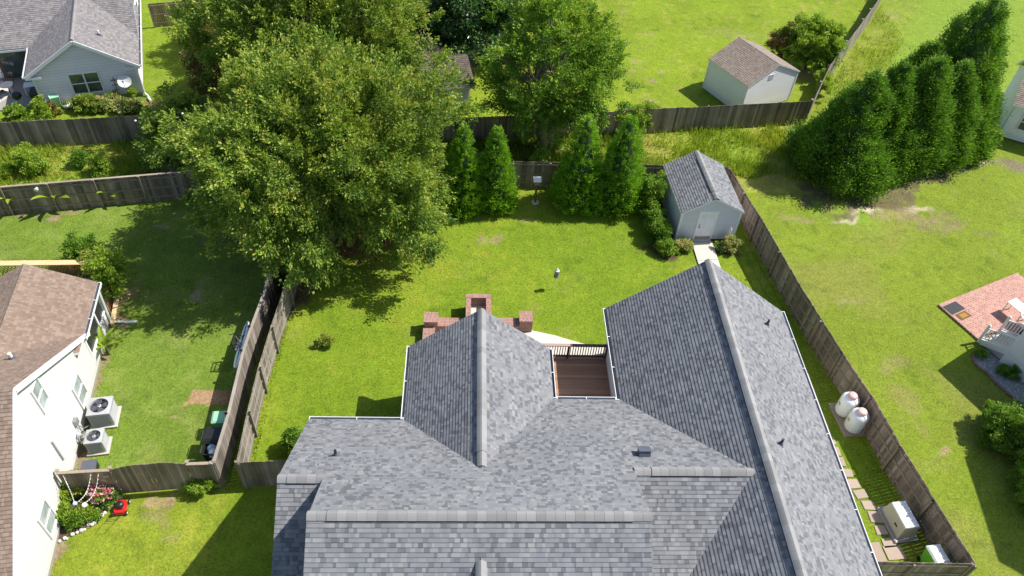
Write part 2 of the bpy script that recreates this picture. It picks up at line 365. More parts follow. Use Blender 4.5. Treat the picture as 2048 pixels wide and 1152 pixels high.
def ground():
    def axis(lo, hi, st):
        core = np.arange(lo, hi+.01, st)
        e1 = lo-np.array([900, 500, 250, 120, 60, 30, 15, 7, 3, 1]); e2 = hi+np.array([1, 3, 7, 15, 30, 60, 120, 250, 500, 900])
        return np.concatenate([e1, core, e2])
    xs = axis(-42, 52, .13); ys = axis(6, 74, .13)
    X, Y = np.meshgrid(xs, ys); x = X.ravel(); y = Y.ravel()
    n1 = fbm(x, y, 3.0, 3); n2 = fbm(x, y, .9, 21); n4 = fbm(x, y, .45, 61, 2)
    wx = x+(n2-.5)*1.2; wy = y+(fbm(x, y, .9, 77)-.5)*1.2
    c_our = np.array([.185,.262,.018]); c_our2 = np.array([.222,.275,.022]); c_our3 = np.array([.155,.235,.014])
    t = ss(n1, .35, .65)[:,None]; C = c_our3*(1-t)+c_our*t
    t = ss(n2*.6+n1*.4, .5, .72)[:,None]; C = C*(1-t)+c_our2*t
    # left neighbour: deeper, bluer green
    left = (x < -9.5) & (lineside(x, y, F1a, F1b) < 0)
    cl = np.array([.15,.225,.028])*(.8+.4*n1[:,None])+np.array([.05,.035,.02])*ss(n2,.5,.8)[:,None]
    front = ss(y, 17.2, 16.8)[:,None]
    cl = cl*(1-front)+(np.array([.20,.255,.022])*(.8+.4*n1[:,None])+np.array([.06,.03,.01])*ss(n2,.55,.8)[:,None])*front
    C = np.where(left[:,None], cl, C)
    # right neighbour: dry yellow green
    right = (x > 15.9+ (37.4-y)*.155) & (lineside(x, y, F4b, F5b) < 0)
    cr = np.array([.185,.245,.022])*(.85+.3*n1[:,None])
    dry = ss(fbm(x, y, 5, 91), .45, .68)[:,None]; cr = cr*(1-dry*.45)+np.array([.26,.245,.065])*dry*.45
    lush = ss(fbm(x, y, 6, 131)+.02*(x-28), .55, .75)[:,None]; cr = cr*(1-lush)+np.array([.20,.29,.03])*lush
    C = np.where(right[:,None], cr, C)
    # far yard
    far = (lineside(x, y, F4a, F4b) > 0) & (x > -3)
    cf = np.array([.20,.275,.018])*(.8+.35*n1[:,None])+np.array([.06,.02,.02])*ss(n2,.58,.8)[:,None]
    C = np.where(far[:,None] & ~right[:,None], cf, C)
    tl = (x < -9) & (lineside(x, y, (-28,40.2), (-18.8,41.6)) > 0)
    C = np.where(tl[:,None], np.array([.19,.27,.02])*(.85+.3*n1[:,None]), C)
    # wild ditch strip
    low = np.where(x < -9, 33.1+(x+30)*.187, 37.7); up = np.where(x < -9, 40+(x+28)*.16, 41.5+(x+6)*.139)
    strip = (y > low) & (y < up) & (x < 24)
    cd = np.array([.19,.265,.024])*(.6+.8*n2[:,None]); cd = cd+np.array([.10,.03,.03])*ss(n1,.5,.7)[:,None]
    C = np.where(strip[:,None], cd, C)
    wild = ss(1-np.abs(lineside(x, y, F4b, F5b)/24-(-1.6))/1.9, 0, .4)*(y > 43)*(lineside(x, y, F4b, F5b) < 0)
    C = C*(1-.6*wild[:,None])+(np.array([.20,.245,.03])*(.6+.9*n2[:,None]))*.6*wild[:,None]
    wd = ss(fbm(x, y, .8, 171), .66, .78)[:,None]; C = C*(.92+.16*n4[:,None])*(1-.22*wd*np.array([1,.75,.8]))
    wd = ss(fbm(x, y, 1.3, 191), .68, .8)[:,None]; C = C*(1-.25*wd)+np.array([.26,.25,.07])*.25*wd
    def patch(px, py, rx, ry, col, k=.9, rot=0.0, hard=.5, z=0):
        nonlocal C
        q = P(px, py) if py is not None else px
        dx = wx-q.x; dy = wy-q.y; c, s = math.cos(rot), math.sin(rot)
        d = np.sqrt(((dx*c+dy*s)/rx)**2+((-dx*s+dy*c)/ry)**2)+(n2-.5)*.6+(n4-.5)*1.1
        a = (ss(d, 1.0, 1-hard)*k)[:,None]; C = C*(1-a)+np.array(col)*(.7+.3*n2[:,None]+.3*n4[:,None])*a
    dirt = (.36,.25,.15); sand = (.62,.52,.38); mul = (.11,.07,.04); dead = (.32,.25,.13)
    patch(985,478,.9,.55,dead,.7,.3,.8); patch(1060,440,.9,.5,dead,.5,.2,.8)
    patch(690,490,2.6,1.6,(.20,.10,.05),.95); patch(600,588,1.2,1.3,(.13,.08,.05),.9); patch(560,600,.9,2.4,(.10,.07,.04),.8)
    patch(1335,450,1.1,3.2,mul,.9,0); patch(1330,500,1.6,.8,mul,.8); patch(1455,505,1.0,.7,mul,.9)
    patch(312,1003,.55,.35,dirt,.85); patch(300,1035,.9,.6,dead,.5,0,.9); patch(350,1075,.8,.6,dead,.4,0,.9)
    patch(1640,392,1.8,1.3,(.13,.10,.06),.8); patch(1760,395,4.6,1.7,(.15,.11,.07),.85,.45); patch(1880,335,3.4,1.6,(.15,.11,.07),.8,.45)
    patch(1740,422,1.5,.55,sand,.85,.25,.9); patch(1700,440,1.6,.3,sand,.6,.2,.9); patch(1838,418,1.6,.5,sand,.7,.1,.9); patch(1790,430,2.2,.8,dead,.75,.2,.9)
    patch(1870,445,3.2,1.4,(.27,.20,.12),.7,-.3,.9); patch(1600,436,1.5,.5,dead,.6,0,.9); patch(1965,325,.6,.3,sand,.8,.0,.8)
    patch(2030,330,2.0,.8,(.22,.17,.13),.8,-.2); patch(1895,905,.7,.3,dirt,.7); patch(1700,605,1.2,.8,dead,.5,0,.9)
    patch(1810,800,1.2,2.0,(.30,.25,.09),.5,0,.9); patch(1780,730,1.2,.8,(.30,.26,.10),.5,0,.9)
    for q in ((1270,142),(1300,160),(1322,142),(1273,123),(1305,202),(1262,175),(1290,65),(1240,20),(1540,45)): patch(*q,.75,.35,dead,.75,0,.9)
    patch(1490,72,3.0,.9,(.25,.26,.10),.4,0,.9); patch(1445,60,2,1,(.26,.28,.08),.4,0,.9); patch(1600,150,1.6,1.6,(.30,.26,.14),.5,0,.9)
    patch(1715,150,1.7,1.2,(.34,.32,.10),.6,.3,.9); patch(1775,35,1.6,.9,(.34,.30,.11),.6,.3,.9)
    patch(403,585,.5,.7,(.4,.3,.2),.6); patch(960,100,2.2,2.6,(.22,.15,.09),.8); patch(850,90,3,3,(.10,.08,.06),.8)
    patch(232,640,.5,1.3,dirt,.85,.1); patch(255,600,.5,1.2,dirt,.7,.1); patch(102,437,.3,.5,dirt,.8); patch(60,425,.9,.2,dirt,.8,.15); patch(140,420,1.1,.2,dirt,.7,.15); patch(330,455,.7,.2,dirt,.7)
    patch(300,205,1.0,.35,(.20,.13,.07),.8); patch(190,208,4.0,.6,(.10,.12,.04),.6,.3); patch(330,338,1.0,.3,sand,.6,.2)
    patch(1000,300,5.5,2.2,(.06,.06,.03),.8); patch(450,470,1.6,1.0,(.20,.16,.08),.5); patch(355,835,.3,.15,dirt,.7); patch(1150,905,.3,.15,dirt,.7)  # first patch: dark shade under the ash tree, painted into the ground colour
    # bare strip along the foundation of the white house, the dug rectangle by the fence
    for py in range(700, 1150, 25):
        q = P(210-(py-690)*.239, py); patch(q, None, .28, .7, (.30,.22,.14), .8, -.15)
    q = P(413,793); dx = (wx-q.x); dy = (wy-q.y); a = ((np.abs(x-q.x+(n2-.5)*.2) < .82) & (np.abs(y-q.y+(n2-.5)*.2) < .42)); C = np.where(a[:,None], np.array([.36,.235,.13])*(.85+.3*n2[:,None]), C)
    C = np.where(((np.abs(x-q.x-1.1) < .55)&(np.abs(y-q.y) < .42))[:,None], np.array([.30,.19,.10])*(.85+.3*n2[:,None]), C)
    z = (fbm(x, y, 6, 55)-.5)*.05*((x>-42)&(x<52)&(y>6)&(y<74))-.03
    V = np.stack([x, y, z], 1); nx, ny = len(xs), len(ys)
    idx = np.arange(nx*ny).reshape(ny, nx)
    F = np.stack([idx[:-1,:-1], idx[:-1,1:], idx[1:,1:], idx[1:,:-1]], -1).reshape(-1, 4)
    me = bpy.data.meshes.new('lawn'); me.vertices.add(len(V)); me.vertices.foreach_set('co', V.astype(np.float32).ravel())
    me.loops.add(F.size); me.loops.foreach_set('vertex_index', F.astype(np.int32).ravel())
    me.polygons.add(len(F)); me.polygons.foreach_set('loop_start', np.arange(0, F.size, 4, dtype=np.int32)); me.polygons.foreach_set('loop_total', np.full(len(F), 4, dtype=np.int32))
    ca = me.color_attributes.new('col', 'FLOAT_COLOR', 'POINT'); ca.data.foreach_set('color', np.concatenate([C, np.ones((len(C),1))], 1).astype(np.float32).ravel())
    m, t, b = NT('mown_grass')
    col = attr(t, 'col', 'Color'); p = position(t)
    a1 = noise(t, 9, 4, p, .7); a2 = noise(t, 26, 3, p, .7); a3 = noise(t, 2.2, 4, p, .6)
    f = math_n(t, 'ADD', math_n(t, 'MULTIPLY_ADD', a1, 1.5, -.75), math_n(t, 'ADD', math_n(t, 'MULTIPLY_ADD', a2, 1.9, -.95), math_n(t, 'MULTIPLY_ADD', a3, .5, .70)))
    f = math_n(t, 'MAXIMUM', f, .25)
    v = nd(t, 'ShaderNodeVectorMath', operation='SCALE'); t.links.new(col, v.inputs[0]); t.links.new(f, v.inputs['Scale'])
    t.links.new(v.outputs[0], b.inputs['Base Color']); b.inputs['Roughness'].default_value = .9; b.inputs['Specular IOR Level'].default_value = .15
    bump(t, b, math_n(t, 'ADD', a1, a2), .7, .05)
    me.materials.append(m); me.update(calc_edges=True)
    o = bpy.data.objects.new('lawn', me); S.collection.objects.link(o); o['kind'] = 'structure'
ground()

# ------------------------------------------------------------------ building pieces
def clip(poly, z0, z1):
    def cut(pl, z, keep_above):
        out = []
        for i in range(len(pl)):
            a, b = pl[i], pl[(i+1) % len(pl)]
            ia = (a[1] >= z) == keep_above or abs(a[1]-z) < 1e-9; ib = (b[1] >= z) == keep_above or abs(b[1]-z) < 1e-9
            if ia: out.append(a)
            if ia != ib:
                k = (z-a[1])/(b[1]-a[1]); out.append((a[0]+(b[0]-a[0])*k, z))
        return out
    p = cut(poly, z0, True)
    return cut(p, z1, False) if len(p) > 2 else p
def siding(mb, org, udir, poly, lap=.14, t=.03, m=0):
    """lapped boards over the wall polygon [(u,z)...]; outward normal is udir rotated -90 deg"""
    org = Vector(org); u = Vector((udir[0], udir[1], 0)).normalized(); n = Vector((u.y, -u.x, 0))
    lo = min(q[1] for q in poly); hi = max(q[1] for q in poly); z = lo
    while z < hi-.005:
        z1 = min(z+lap, hi); pl = clip(poly, z, z1)
        if len(pl) > 2:
            r = random.random(); off = lambda q: n*(t*(1-(q[1]-z)/lap)+.004)
            mb.poly([org+u*q[0]+Vector((0,0,q[1]))+off(q) for q in pl], r, m); mb.uv[-1] = [(q[0], (q[1]-z)/lap) for q in pl]
            bot = [q for q in pl if abs(q[1]-z) < 1e-6]
            if len(bot) >= 2:
                a = min(bot); c = max(bot)
                pa = org+u*a[0]+Vector((0,0,z)); pc = org+u*c[0]+Vector((0,0,z))
                mb.poly([pa, pc, pc+n*(t+.004), pa+n*(t+.004)], r, m)
        z = z1
def roof_plane(mb, pts, th=.14, butt=.016):
    """shingled top (mat 0) with white fascia sides and soffit (mat 1)"""
    pts = [Vector(p) for p in pts]
    n = (pts[1]-pts[0]).cross(pts[2]-pts[0])
    if n.z < 0: pts = pts[::-1]
    n = (pts[1]-pts[0]).cross(pts[2]-pts[0]).normalized(); n = n if n.z > 0 else -n
    U = Vector((n.y, -n.x, 0)).normalized(); Vv = n.cross(U); Vv = Vv if Vv.z > 0 else -Vv
    q2 = [(p.dot(U), p.dot(Vv)) for p in pts]; w0 = pts[0].dot(n); cs = .145
    k0 = math.floor(min(b for _, b in q2)/cs); k1 = math.ceil(max(b for _, b in q2)/cs)
    for k in range(k0, k1):
        pl = clip(q2, k*cs, (k+1)*cs)
        if len(pl) < 3: continue
        off = lambda v: butt*(1-(v-k*cs)/cs)+.001
        mb.poly([U*a+Vv*b+n*(w0+off(b)) for a, b in pl], None, 0); mb.uv[-1] = [(a, b+(.0005 if abs(b-k*cs) < 1e-6 else -.0005 if abs(b-(k+1)*cs) < 1e-6 else 0)) for a, b in pl]
        bt = [q for q in pl if abs(q[1]-k*cs) < 1e-6]
        if len(bt) >= 2:
            a, b = min(bt), max(bt); pp = [U*a[0]+Vv*a[1]+n*w0, U*b[0]+Vv*b[1]+n*w0, U*b[0]+Vv*b[1]+n*(w0+butt+.001), U*a[0]+Vv*a[1]+n*(w0+butt+.001)]
            mb.poly(pp, None, 0); mb.uv[-1] = [(a[0],a[1]+.01),(b[0],b[1]+.01),(b[0],b[1]+.02),(a[0],a[1]+.02)]
    lo = [p-Vector((0,0,th)) for p in pts]; mb.poly(lo[::-1], .5, 1)
    for i in range(len(pts)):
        j = (i+1) % len(pts); mb.poly([pts[i], lo[i], lo[j], pts[j]], .5, 1)
def ridge_vent(name, a, b, root, w=.37, h=.055, seg=.3, sl=.7, plainends=.5, mat=None):
    """rounded shingle cap from a to b: flat hip caps at each end, raised vented length between them"""
    a = Vector(a); b = Vector(b); d = (b-a); L = d.length; d /= L; s = Vector((d.y, -d.x, 0)).normalized()
    mb = MB(); k = int(L/seg); N = 6
    for i in range(k):
        t0 = L*i/k; t1 = L*(i+1)/k-.004; mid = (t0+t1)/2
        raised = plainends < mid < L-plainends; lift = .04 if raised else .018
        w2 = w/2*(1 if raised else .92); r = random.random()
        prof = []
        for j in range(N+1):
            q = -1+2*j/N; prof.append((q*w2, lift+h*(1-abs(q)**1.8)-abs(q)*w2*sl*.62))
        zt = Vector((0,0,1))
        for j in range(N):
            p = [a+d*tt+s*prof[jj][0]+zt*(prof[jj][1]+(.006 if tt == t0 else 0)) for tt, jj in ((t0,j),(t1,j),(t1,j+1),(t0,j+1))]
            mb.poly(p, r, 0)
        for sg in (0, N):
            p0 = a+d*t0+s*prof[sg][0]+zt*prof[sg][1]; p1 = a+d*t1+s*prof[sg][0]+zt*prof[sg][1]
            mb.poly([p0, p1, p1-zt*(lift+.03), p0-zt*(lift+.03)], r, 1 if raised else 0)
        for tt in (t0, t1):
            mb.poly([a+d*tt+s*x+zt*y for x, y in prof]+[a+d*tt+s*w2-zt*w2*sl*.7, a+d*tt-s*w2-zt*w2*sl*.7], r, 1 if raised else 0)
    return mb.build(name, [mat or M['cap'], M['cap_dark']], root)
def gutter(root, a, b, out, w=.13, h=.12, gap=1.6):
    """open trough: white back, floor and lip, dark inside, straps across"""
    a = Vector(a); b = Vector(b); o = Vector(out).normalized(); mb = MB(); Z = Vector((0,0,1))
    mb.bar(a+o*.012, b+o*.012, .02, h, m=1); mb.bar(a+o*w, b+o*w, .016, h, m=0)
    mb.bar(a+o*w+Z*(h/2), b+o*w+Z*(h/2), .024, .012, m=0)
    mb.bar(a+o*(w/2)-Z*(h/2), b+o*(w/2)-Z*(h/2), w-.01, .014, m=0)
    mb.bar(a+o*(w/2)-Z*(h/2-.012), b+o*(w/2)-Z*(h/2-.012), w-.034, .006, m=1)
    L = (b-a).length; k = max(2, int(L/gap)); d = (b-a)/L
    for i in range(k+1):
        q = a+d*min(max(L*i/k, .02), L-.02); mb.bar(q+Z*(h/2+.002), q+o*(w+.015)+Z*(h/2+.002), .03, .012, m=0)
    return mb.build('gutter', [M['white'], M['gut_in']], root)
def window(root, c, n, w, h, cols=1, glass='glass', split=True, muntin=False):
    """double hung window(s) on a wall; c centre, n outward (x,y)"""
    c = Vector(c); n = Vector((n[0], n[1], 0)).normalized(); u = Vector((-n.y, n.x, 0)); Z = Vector((0,0,1)); fr = MB(); fw = .07
    for s in (-1, 1):
        fr.bar(c+u*s*w/2-Z*(h/2+fw/2)+n*.03, c+u*s*w/2+Z*(h/2+fw/2)+n*.03, fw, .07)
        fr.bar(c-u*(w/2-fw/2)+Z*s*h/2+n*.031, c+u*(w/2-fw/2)+Z*s*h/2+n*.031, .068, fw)
    for i in range(1, cols): q = c+u*(-w/2+w*i/cols); fr.bar(q-Z*(h/2-fw/2)+n*.029, q+Z*(h/2-fw/2)+n*.029, .09, .06)
    if split:
        for i in range(cols):
            x0 = -w/2+w*i/cols+.05; x1 = -w/2+w*(i+1)/cols-.05; fr.bar(c+u*x0+n*.027, c+u*x1+n*.027, .05, .05)
    if muntin:
        for i in range(cols):
            x0 = -w/2+w*i/cols; 
            for k in (1/3, 2/3): q = c+u*(x0+w/cols*k); fr.bar(q-Z*(h/2-.04)+n*.02, q+Z*(h/2-.04)+n*.02, .018, .018)
            for k in (-.25, .25): fr.bar(c+u*(x0+.05)+Z*h*k+n*.021, c+u*(x0+w/cols-.05)+Z*h*k+n*.021, .018, .018)
    fo = fr.build('window', M['white'], root)
    for i in range(cols):
        for s in ((-1, 1) if split else (0,)):
            x0 = -w/2+w*i/cols+.04; x1 = -w/2+w*(i+1)/cols-.04
            z0, z1 = ((-h/2+.03, 0) if s == -1 else (0.0, h/2-.03)) if s else (-h/2+.03, h/2-.03)
            g = MB(); g.poly([c+u*x0+Z*z0+n*.012, c+u*x1+Z*z0+n*.012, c+u*x1+Z*z1+n*.012, c+u*x0+Z*z1+n*.012])
            g.build('pane', M[glass], fo)
    return fo
def corner_board(mb, x, y, z0, z1, w=.1): mb.bx(x-w/2, x+w/2, y-w/2, y+w/2, z0, z1)
def vent_pipe(root, p, slope_n, r=.05, h=.35, mats=('black','gut_in'), name='vent_pipe'):
    p = Vector(p); mb = MB(); mb.tube([p-Vector((0,0,.1)), p+Vector((0,0,h))], r, 10, m=0)
    n = Vector(slope_n).normalized(); mb.tube([p-n*.01, p+n*.035], [.2, .1], 12, m=1)
    mb.lathe((p.x, p.y, p.z), [(r*2.0,.02),(r*1.35,.14),(r*1.1,.16)], 12, m=1)
    return mb.build(name, [M[mats[0]], M[mats[1]]], root)

# ------------------------------------------------------------------ main house
H = thing('main_house', 'large grey shingled house with three ridges and white gutters filling the lower middle', 'house', (0, 15, 0))
EZ = 3.0; SM = .662; XL = -6.18; YE = 18.28; YM = 19.42
BR_Y = 11.8; BR_Z = 7.3
AY = 13.9; AZ = EZ+SM*(YE-AY)
rf = MB()
# rear planes
roof_plane(rf, [(XL,YE,EZ),(.73,YE,EZ),(.73,AY,AZ),(XL,AY,AZ)])
roof_plane(rf, [(-4.66,AY,AZ),(.73,AY,AZ),(.73,BR_Y,BR_Z),(-4.66,BR_Y,BR_Z)])
C0 = (.73, 14.6, EZ+SM*(YE-14.6)); E0 = (3.83, YM, EZ); SR = (BR_Z-EZ)/(YM-BR_Y)
roof_plane(rf, [C0, E0, (3.83, BR_Y, BR_Z)]); roof_plane(rf, [C0, (3.83, BR_Y, BR_Z), (.73, BR_Y, BR_Z)])
A2Y = 14.25; A2Z = EZ+SR*(YM-A2Y)
roof_plane(rf, [E0, (10.3, YM, EZ), (10.3, A2Y, A2Z), (3.83, A2Y, A2Z)])
roof_plane(rf, [(3.83, A2Y, A2Z), (6.05, A2Y, A2Z), (6.02, BR_Y, BR_Z), (3.83, BR_Y, BR_Z)])
# front planes
FS = .66
roof_plane(rf, [(XL,AY,AZ),(-3.5,AY,AZ),(-3.5,6,AZ-FS*(AY-6)),(XL,6,AZ-FS*(AY-6))])
roof_plane(rf, [(5.0,A2Y,A2Z),(10.3,A2Y,A2Z),(10.3,6,A2Z-FS*(A2Y-6)),(5.0,6,A2Z-FS*(A2Y-6))])
roof_plane(rf, [(-4.70,BR_Y,BR_Z),(6.02,BR_Y,BR_Z),(6.02,5,BR_Z-FS*(BR_Y-5)),(-4.70,5,BR_Z-FS*(BR_Y-5))])
# centre gable
CX = .73; CW = 3.09; CZ = EZ+.80*CW; CN = 22.22
roof_plane(rf, [(CX-CW,CN,EZ),(CX,CN,CZ),(CX,14.2,CZ),(CX-CW,14.2,EZ)])
roof_plane(rf, [(CX+CW,CN,EZ),(CX,CN,CZ),(CX,14.2,CZ),(CX+CW,14.2,EZ)])
# right wing
RX0, RX1, RY = 6.66, 15.15, 24.72; RXM = 10.8; RZ = 6.28
roof_plane(rf, [(RX0,RY,EZ),(RXM,RY,RZ),(RXM,2,RZ),(RX0,2,EZ)])
roof_plane(rf, [(RX1,RY,EZ),(RXM,RY,RZ),(RXM,2,RZ),(RX1,2,EZ)])
# front dormer
q = ray(962,1128); t_ = (BR_Z-CAM_H+FS*(-BR_Y))/(q[2]-FS*q[1]); DY = q[1]*t_; DZ = BR_Z-FS*(BR_Y-DY); DX = q[0]*t_
roof_plane(rf, [(DX,DY+.15,DZ+.1),(DX,4,DZ+.1),(DX-2.2,4,DZ-1.66),(DX-2.2,DY+.15,DZ-1.66)])
roof_plane(rf, [(DX,DY+.15,DZ+.1),(DX,4,DZ+.1),(DX+2.2,4,DZ-1.66),(DX+2.2,DY+.15,DZ-1.66)])
def L(mb): # world -> house local
    mb.v = [(v[0], v[1]-15, v[2]) for v in mb.v]; return mb
roof = L(rf).build('roof', [M['shingle'], M['white']], H)
loc = lambda p: Vector((p[0], p[1]-15, p[2]))
ridge_vent('ridge_vent', loc((CX,CN,CZ)), loc((CX,14.65,CZ)), H)
ridge_vent('ridge_vent', loc((RXM,RY,RZ)), loc((RXM,2,RZ)), H)
ridge_vent('ridge_vent', loc((-4.70,BR_Y,BR_Z)), loc((6.05,BR_Y,BR_Z)), H)
ridge_vent('ridge_vent', loc((XL,AY,AZ)), loc((-4.55,AY,AZ)), H, plainends=.35)
ridge_vent('ridge_vent', loc((6.05,A2Y,A2Z)), loc((10.35,A2Y,A2Z)), H)
ridge_vent('ridge_vent', loc((DX,DY+.05,DZ+.1)), loc((DX,4,DZ+.1)), H)
gz = EZ-.07
gutter(H, loc((CX-CW,CN,gz)), loc((CX-CW,YE+.05,gz)), (-1,0,0)); gutter(H, loc((CX+CW,CN,gz)), loc((CX+CW,YM+.05,gz)), (1,0,0))
gutter(H, loc((XL,YE,gz)), loc((CX-CW,YE,gz)), (0,1,0)); gutter(H, loc((CX+CW+.15,YM,gz)), loc((RX0-.15,YM,gz)), (0,1,0))
gutter(H, loc((RX0,RY,gz)), loc((RX0,YM,gz)), (-1,0,0)); gutter(H, loc((RX1,RY,gz)), loc((RX1,4,gz)), (1,0,0))
wl = MB()
def wallbox(x0, x1, y0, y1, z1=2.86):
    for o_, u_, l_ in (((x0,y0),(1,0),x1-x0), ((x1,y0),(0,1),y1-y0), ((x1,y1),(-1,0),x1-x0), ((x0,y1),(0,-1),y1-y0)):
        siding(wl, (o_[0],o_[1],.25), u_, [(0,0),(l_,0),(l_,z1-.25),(0,z1-.25)])
wallbox(-5.85, 14.8, 6, 17.95); wallbox(CX-CW+.32, CX+CW-.32, 17, 21.9); wallbox(RX0+.3, RX1-.3, 5, 24.4); wallbox(3, 8, 17, 19.1)
siding(wl, (CX+CW-.32,21.9,2.8), (-1,0), [(0,0),(2*(CW-.32),0),(CW-.32,.8*(CW-.32)-.05)])
siding(wl, (RX1-.3,24.4,2.8), (-1,0), [(0,0),(RX1-RX0-.6,0),((RX1-RX0-.6)/2,2.9)])
siding(wl, (-4.6,AY+.2,AZ-.6), (0,-1), [(0,0),(7,-3.5),(7,-2.9),(2.3,1.75)])
siding(wl, (-5.85,17.9,2.6), (0,-1), [(0,0),(8.2,0),(4,2.9)])
siding(wl, (5.95,BR_Y-6,3), (0,1), [(0,0),(6,3.9),(8.0,2.9)])
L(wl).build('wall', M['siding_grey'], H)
fd = MB(); fd.bx(-5.86, 14.81, 6, 17.96, -.1, .26); fd.bx(CX-CW+.31, CX+CW-.31, 17, 21.91, -.1, .26); fd.bx(RX0+.29, RX1-.29, 5, 24.41, -.1, .26)
L(fd).build('foundation', M['brickred'], H)
bo = MB(); bo.bx(14.85, 15.95, 15.2, 21.3, 0, 2.35); b2 = MB()
roof_plane(bo, [(14.7,15.0,2.75),(15.55,15.0,2.45),(15.55,21.5,2.45),(14.7,21.5,2.75)])
bo = MB(); siding(bo, (15.5,15.2,.1), (0,1), [(0,0),(6.1,0),(6.1,2.3),(0,2.3)]); siding(bo, (14.9,15.2,.1), (1,0), [(0,0),(.6,0),(.6,2.3),(0,2.3)]); siding(bo, (15.5,21.3,.1), (-1,0), [(0,0),(.6,0),(.6,2.3),(0,2.3)])
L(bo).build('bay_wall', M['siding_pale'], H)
br = MB(); roof_plane(br, [(14.8,15.1,2.72),(15.62,15.1,2.46),(15.62,21.4,2.46),(14.8,21.4,2.72)], .08); L(br).build('bay_roof', [M['concrete_grey'], M['white']], H)
window(H, loc((11.0,24.4,1.7)), (0,1), 1.8, 1.3, 2); window(H, loc((-4.0,17.95,1.7)), (0,1), 1.0, 1.3, 1); window(H, loc((.7,21.9,1.5)), (0,1), 2.6, 1.8, 3, split=False)
# roof fittings
def on_rear_left(px, py, yE=YE, s=SM):
    d = ray(px, py); t = (EZ-CAM_H+s*yE)/(d[2]+s*d[1]); return Vector((d[0]*t, d[1]*t, CAM_H+d[2]*t))
def on_rw_east(px, py):
    s = (RZ-EZ)/(RX1-RXM); d = ray(px, py); t = (RZ-CAM_H+s*RXM)/(d[2]+s*d[0]); return Vector((d[0]*t, d[1]*t, CAM_H+d[2]*t))
vent_pipe(H, loc(on_rear_left(672,911)), (0,SM,1)); vent_pipe(H, loc(on_rw_east(1534,650)), (.75,0,1)); vent_pipe(H, loc(on_rw_east(1561,889)), (.75,0,1))
pv = on_rear_left(1287,908,YM,SR); bv = MB(); tl = Matrix.Rotation(-math.atan(SR), 3, 'X'); bv.box(loc(pv)+Vector((0,0,.13)), (.42,.34,.2), tilt=tl); bv.box(loc(pv)+Vector((0,.06,.245)), (.46,.40,.02), tilt=tl)
bv.build('box_vent', M['gut_in'], H)
# rear deck between the wings
dk = MB(); y = 19.15
while y < 23.95: dk.bx(3.5, 6.98, y, y+.132, .30, .34); y += .14
deck = L(dk).build('deck', M['deckwood'], H)
sk = MB(); sk.bx(3.5,6.98,23.95,23.99,.02,.33); L(sk).build('deck_skirt', M['deckrail'], H)
rl = MB(); yr = 23.86
rl.bx(3.2,6.98,yr-.03,yr+.03,.42,.47); rl.bx(3.2,6.98,yr-.03,yr+.03,1.18,1.23)
x = 3.25
while x < 6.95: rl.bx(x, x+.038, yr-.018, yr+.018, .47, 1.18); x += .125
for x in (3.3, 5.05, 6.9): rl.bx(x-.05, x+.05, yr-.05, yr+.05, .3, 1.25)
L(rl).build('deck_railing', M['deckrail'], H)
rc = MB(); rc.bx(3.2,5.1,yr-.08,yr+.08,1.25,1.285); rc.bx(5.1,7.0,yr-.08,yr+.08,1.25,1.285,m=1); L(rc).build('rail_cap', [M['railcap'], M['deckrail']], H)

# patio slab with curved edge, behind the gable
pts = [P(*q) for q in ((985,640),(1068,663),(1110,672),(1150,684),(1185,693),(1225,697))]
pm = MB(); top = [Vector((p.x, p.y, .05)) for p in pts]+[Vector((6.9,24.0,.05)), Vector((3.2,22.3,.05)), Vector((-2.0,22.3,.05)), Vector((-1.9,25.9,.05)), Vector((1.0,26.4,.05))]
pm.poly(top[::-1]); 
for i in range(len(top)): a, b = top[i], top[(i+1)%len(top)]; pm.poly([a, b, b-Vector((0,0,.1)), a-Vector((0,0,.1))])
tag(pm.build('patio', M['concrete']), kind='structure')

# brick fire place and seat walls
BW = thing('brick_fireplace', 'low red brick seat wall with two square pillars and an open firebox on the lawn', 'brick fireplace', (1, 25.5, 0))
def wpart(name, mb, mat, root, **k): return mb.build(name, mat, root, local=False, **k)
hp = .87
def brickbox(name, x0, x1, y0, y1, z1, root=BW):
    mb = MB(); mb.bx(x0, x1, y0, y1, 0, z1-.08); mb.bx(x0-.02, x1+.02, y0-.02, y1+.02, z1-.08, z1, m=1)
    return wpart(name, mb, [M['brickred'], M['bricktop']], root)
a = P(849.5,624.5,hp); b = P(875,644,hp); brickbox('pillar', a.x, b.x, b.y, a.y, hp); lp = (a, b)
a2 = P(1039,622.5,hp); b2_ = P(1065.5,642.5,hp); brickbox('pillar', a2.x, b2_.x, b2_.y, a2.y, hp)
w1 = P(875,635,.5); w2 = P(960,649,.5)
brickbox('seat_wall', lp[1].x+.02, P(935,640,.5).x, P(905,652,.5).y, P(905,636,.5).y, .5)
brickbox('seat_wall', P(983,640,.5).x, a2.x-.02, P(1010,652,.5).y, P(1010,636,.5).y, .5)
brickbox('seat_wall', lp[0].x-.03, P(869,660,.5).x, P(860,720,.5).y, lp[1].y-.02, .5)
f0 = P(933,588,.95); f1 = P(981.5,588,.95); fy1 = f0.y; fy0 = P(933,626,.95).y-.3
brickbox('firebox_wall', f0.x, f0.x+.22, fy0, fy1-.24, .95); brickbox('firebox_wall', f1.x-.22, f1.x, fy0, fy1-.24, .95); brickbox('firebox_wall', f0.x, f1.x, fy1-.22, fy1, .95)
hm = MB(); hm.bx(f0.x+.22, f1.x-.22, fy0, fy1-.22, .0, .32); wpart('hearth', hm, M['concrete'], BW)

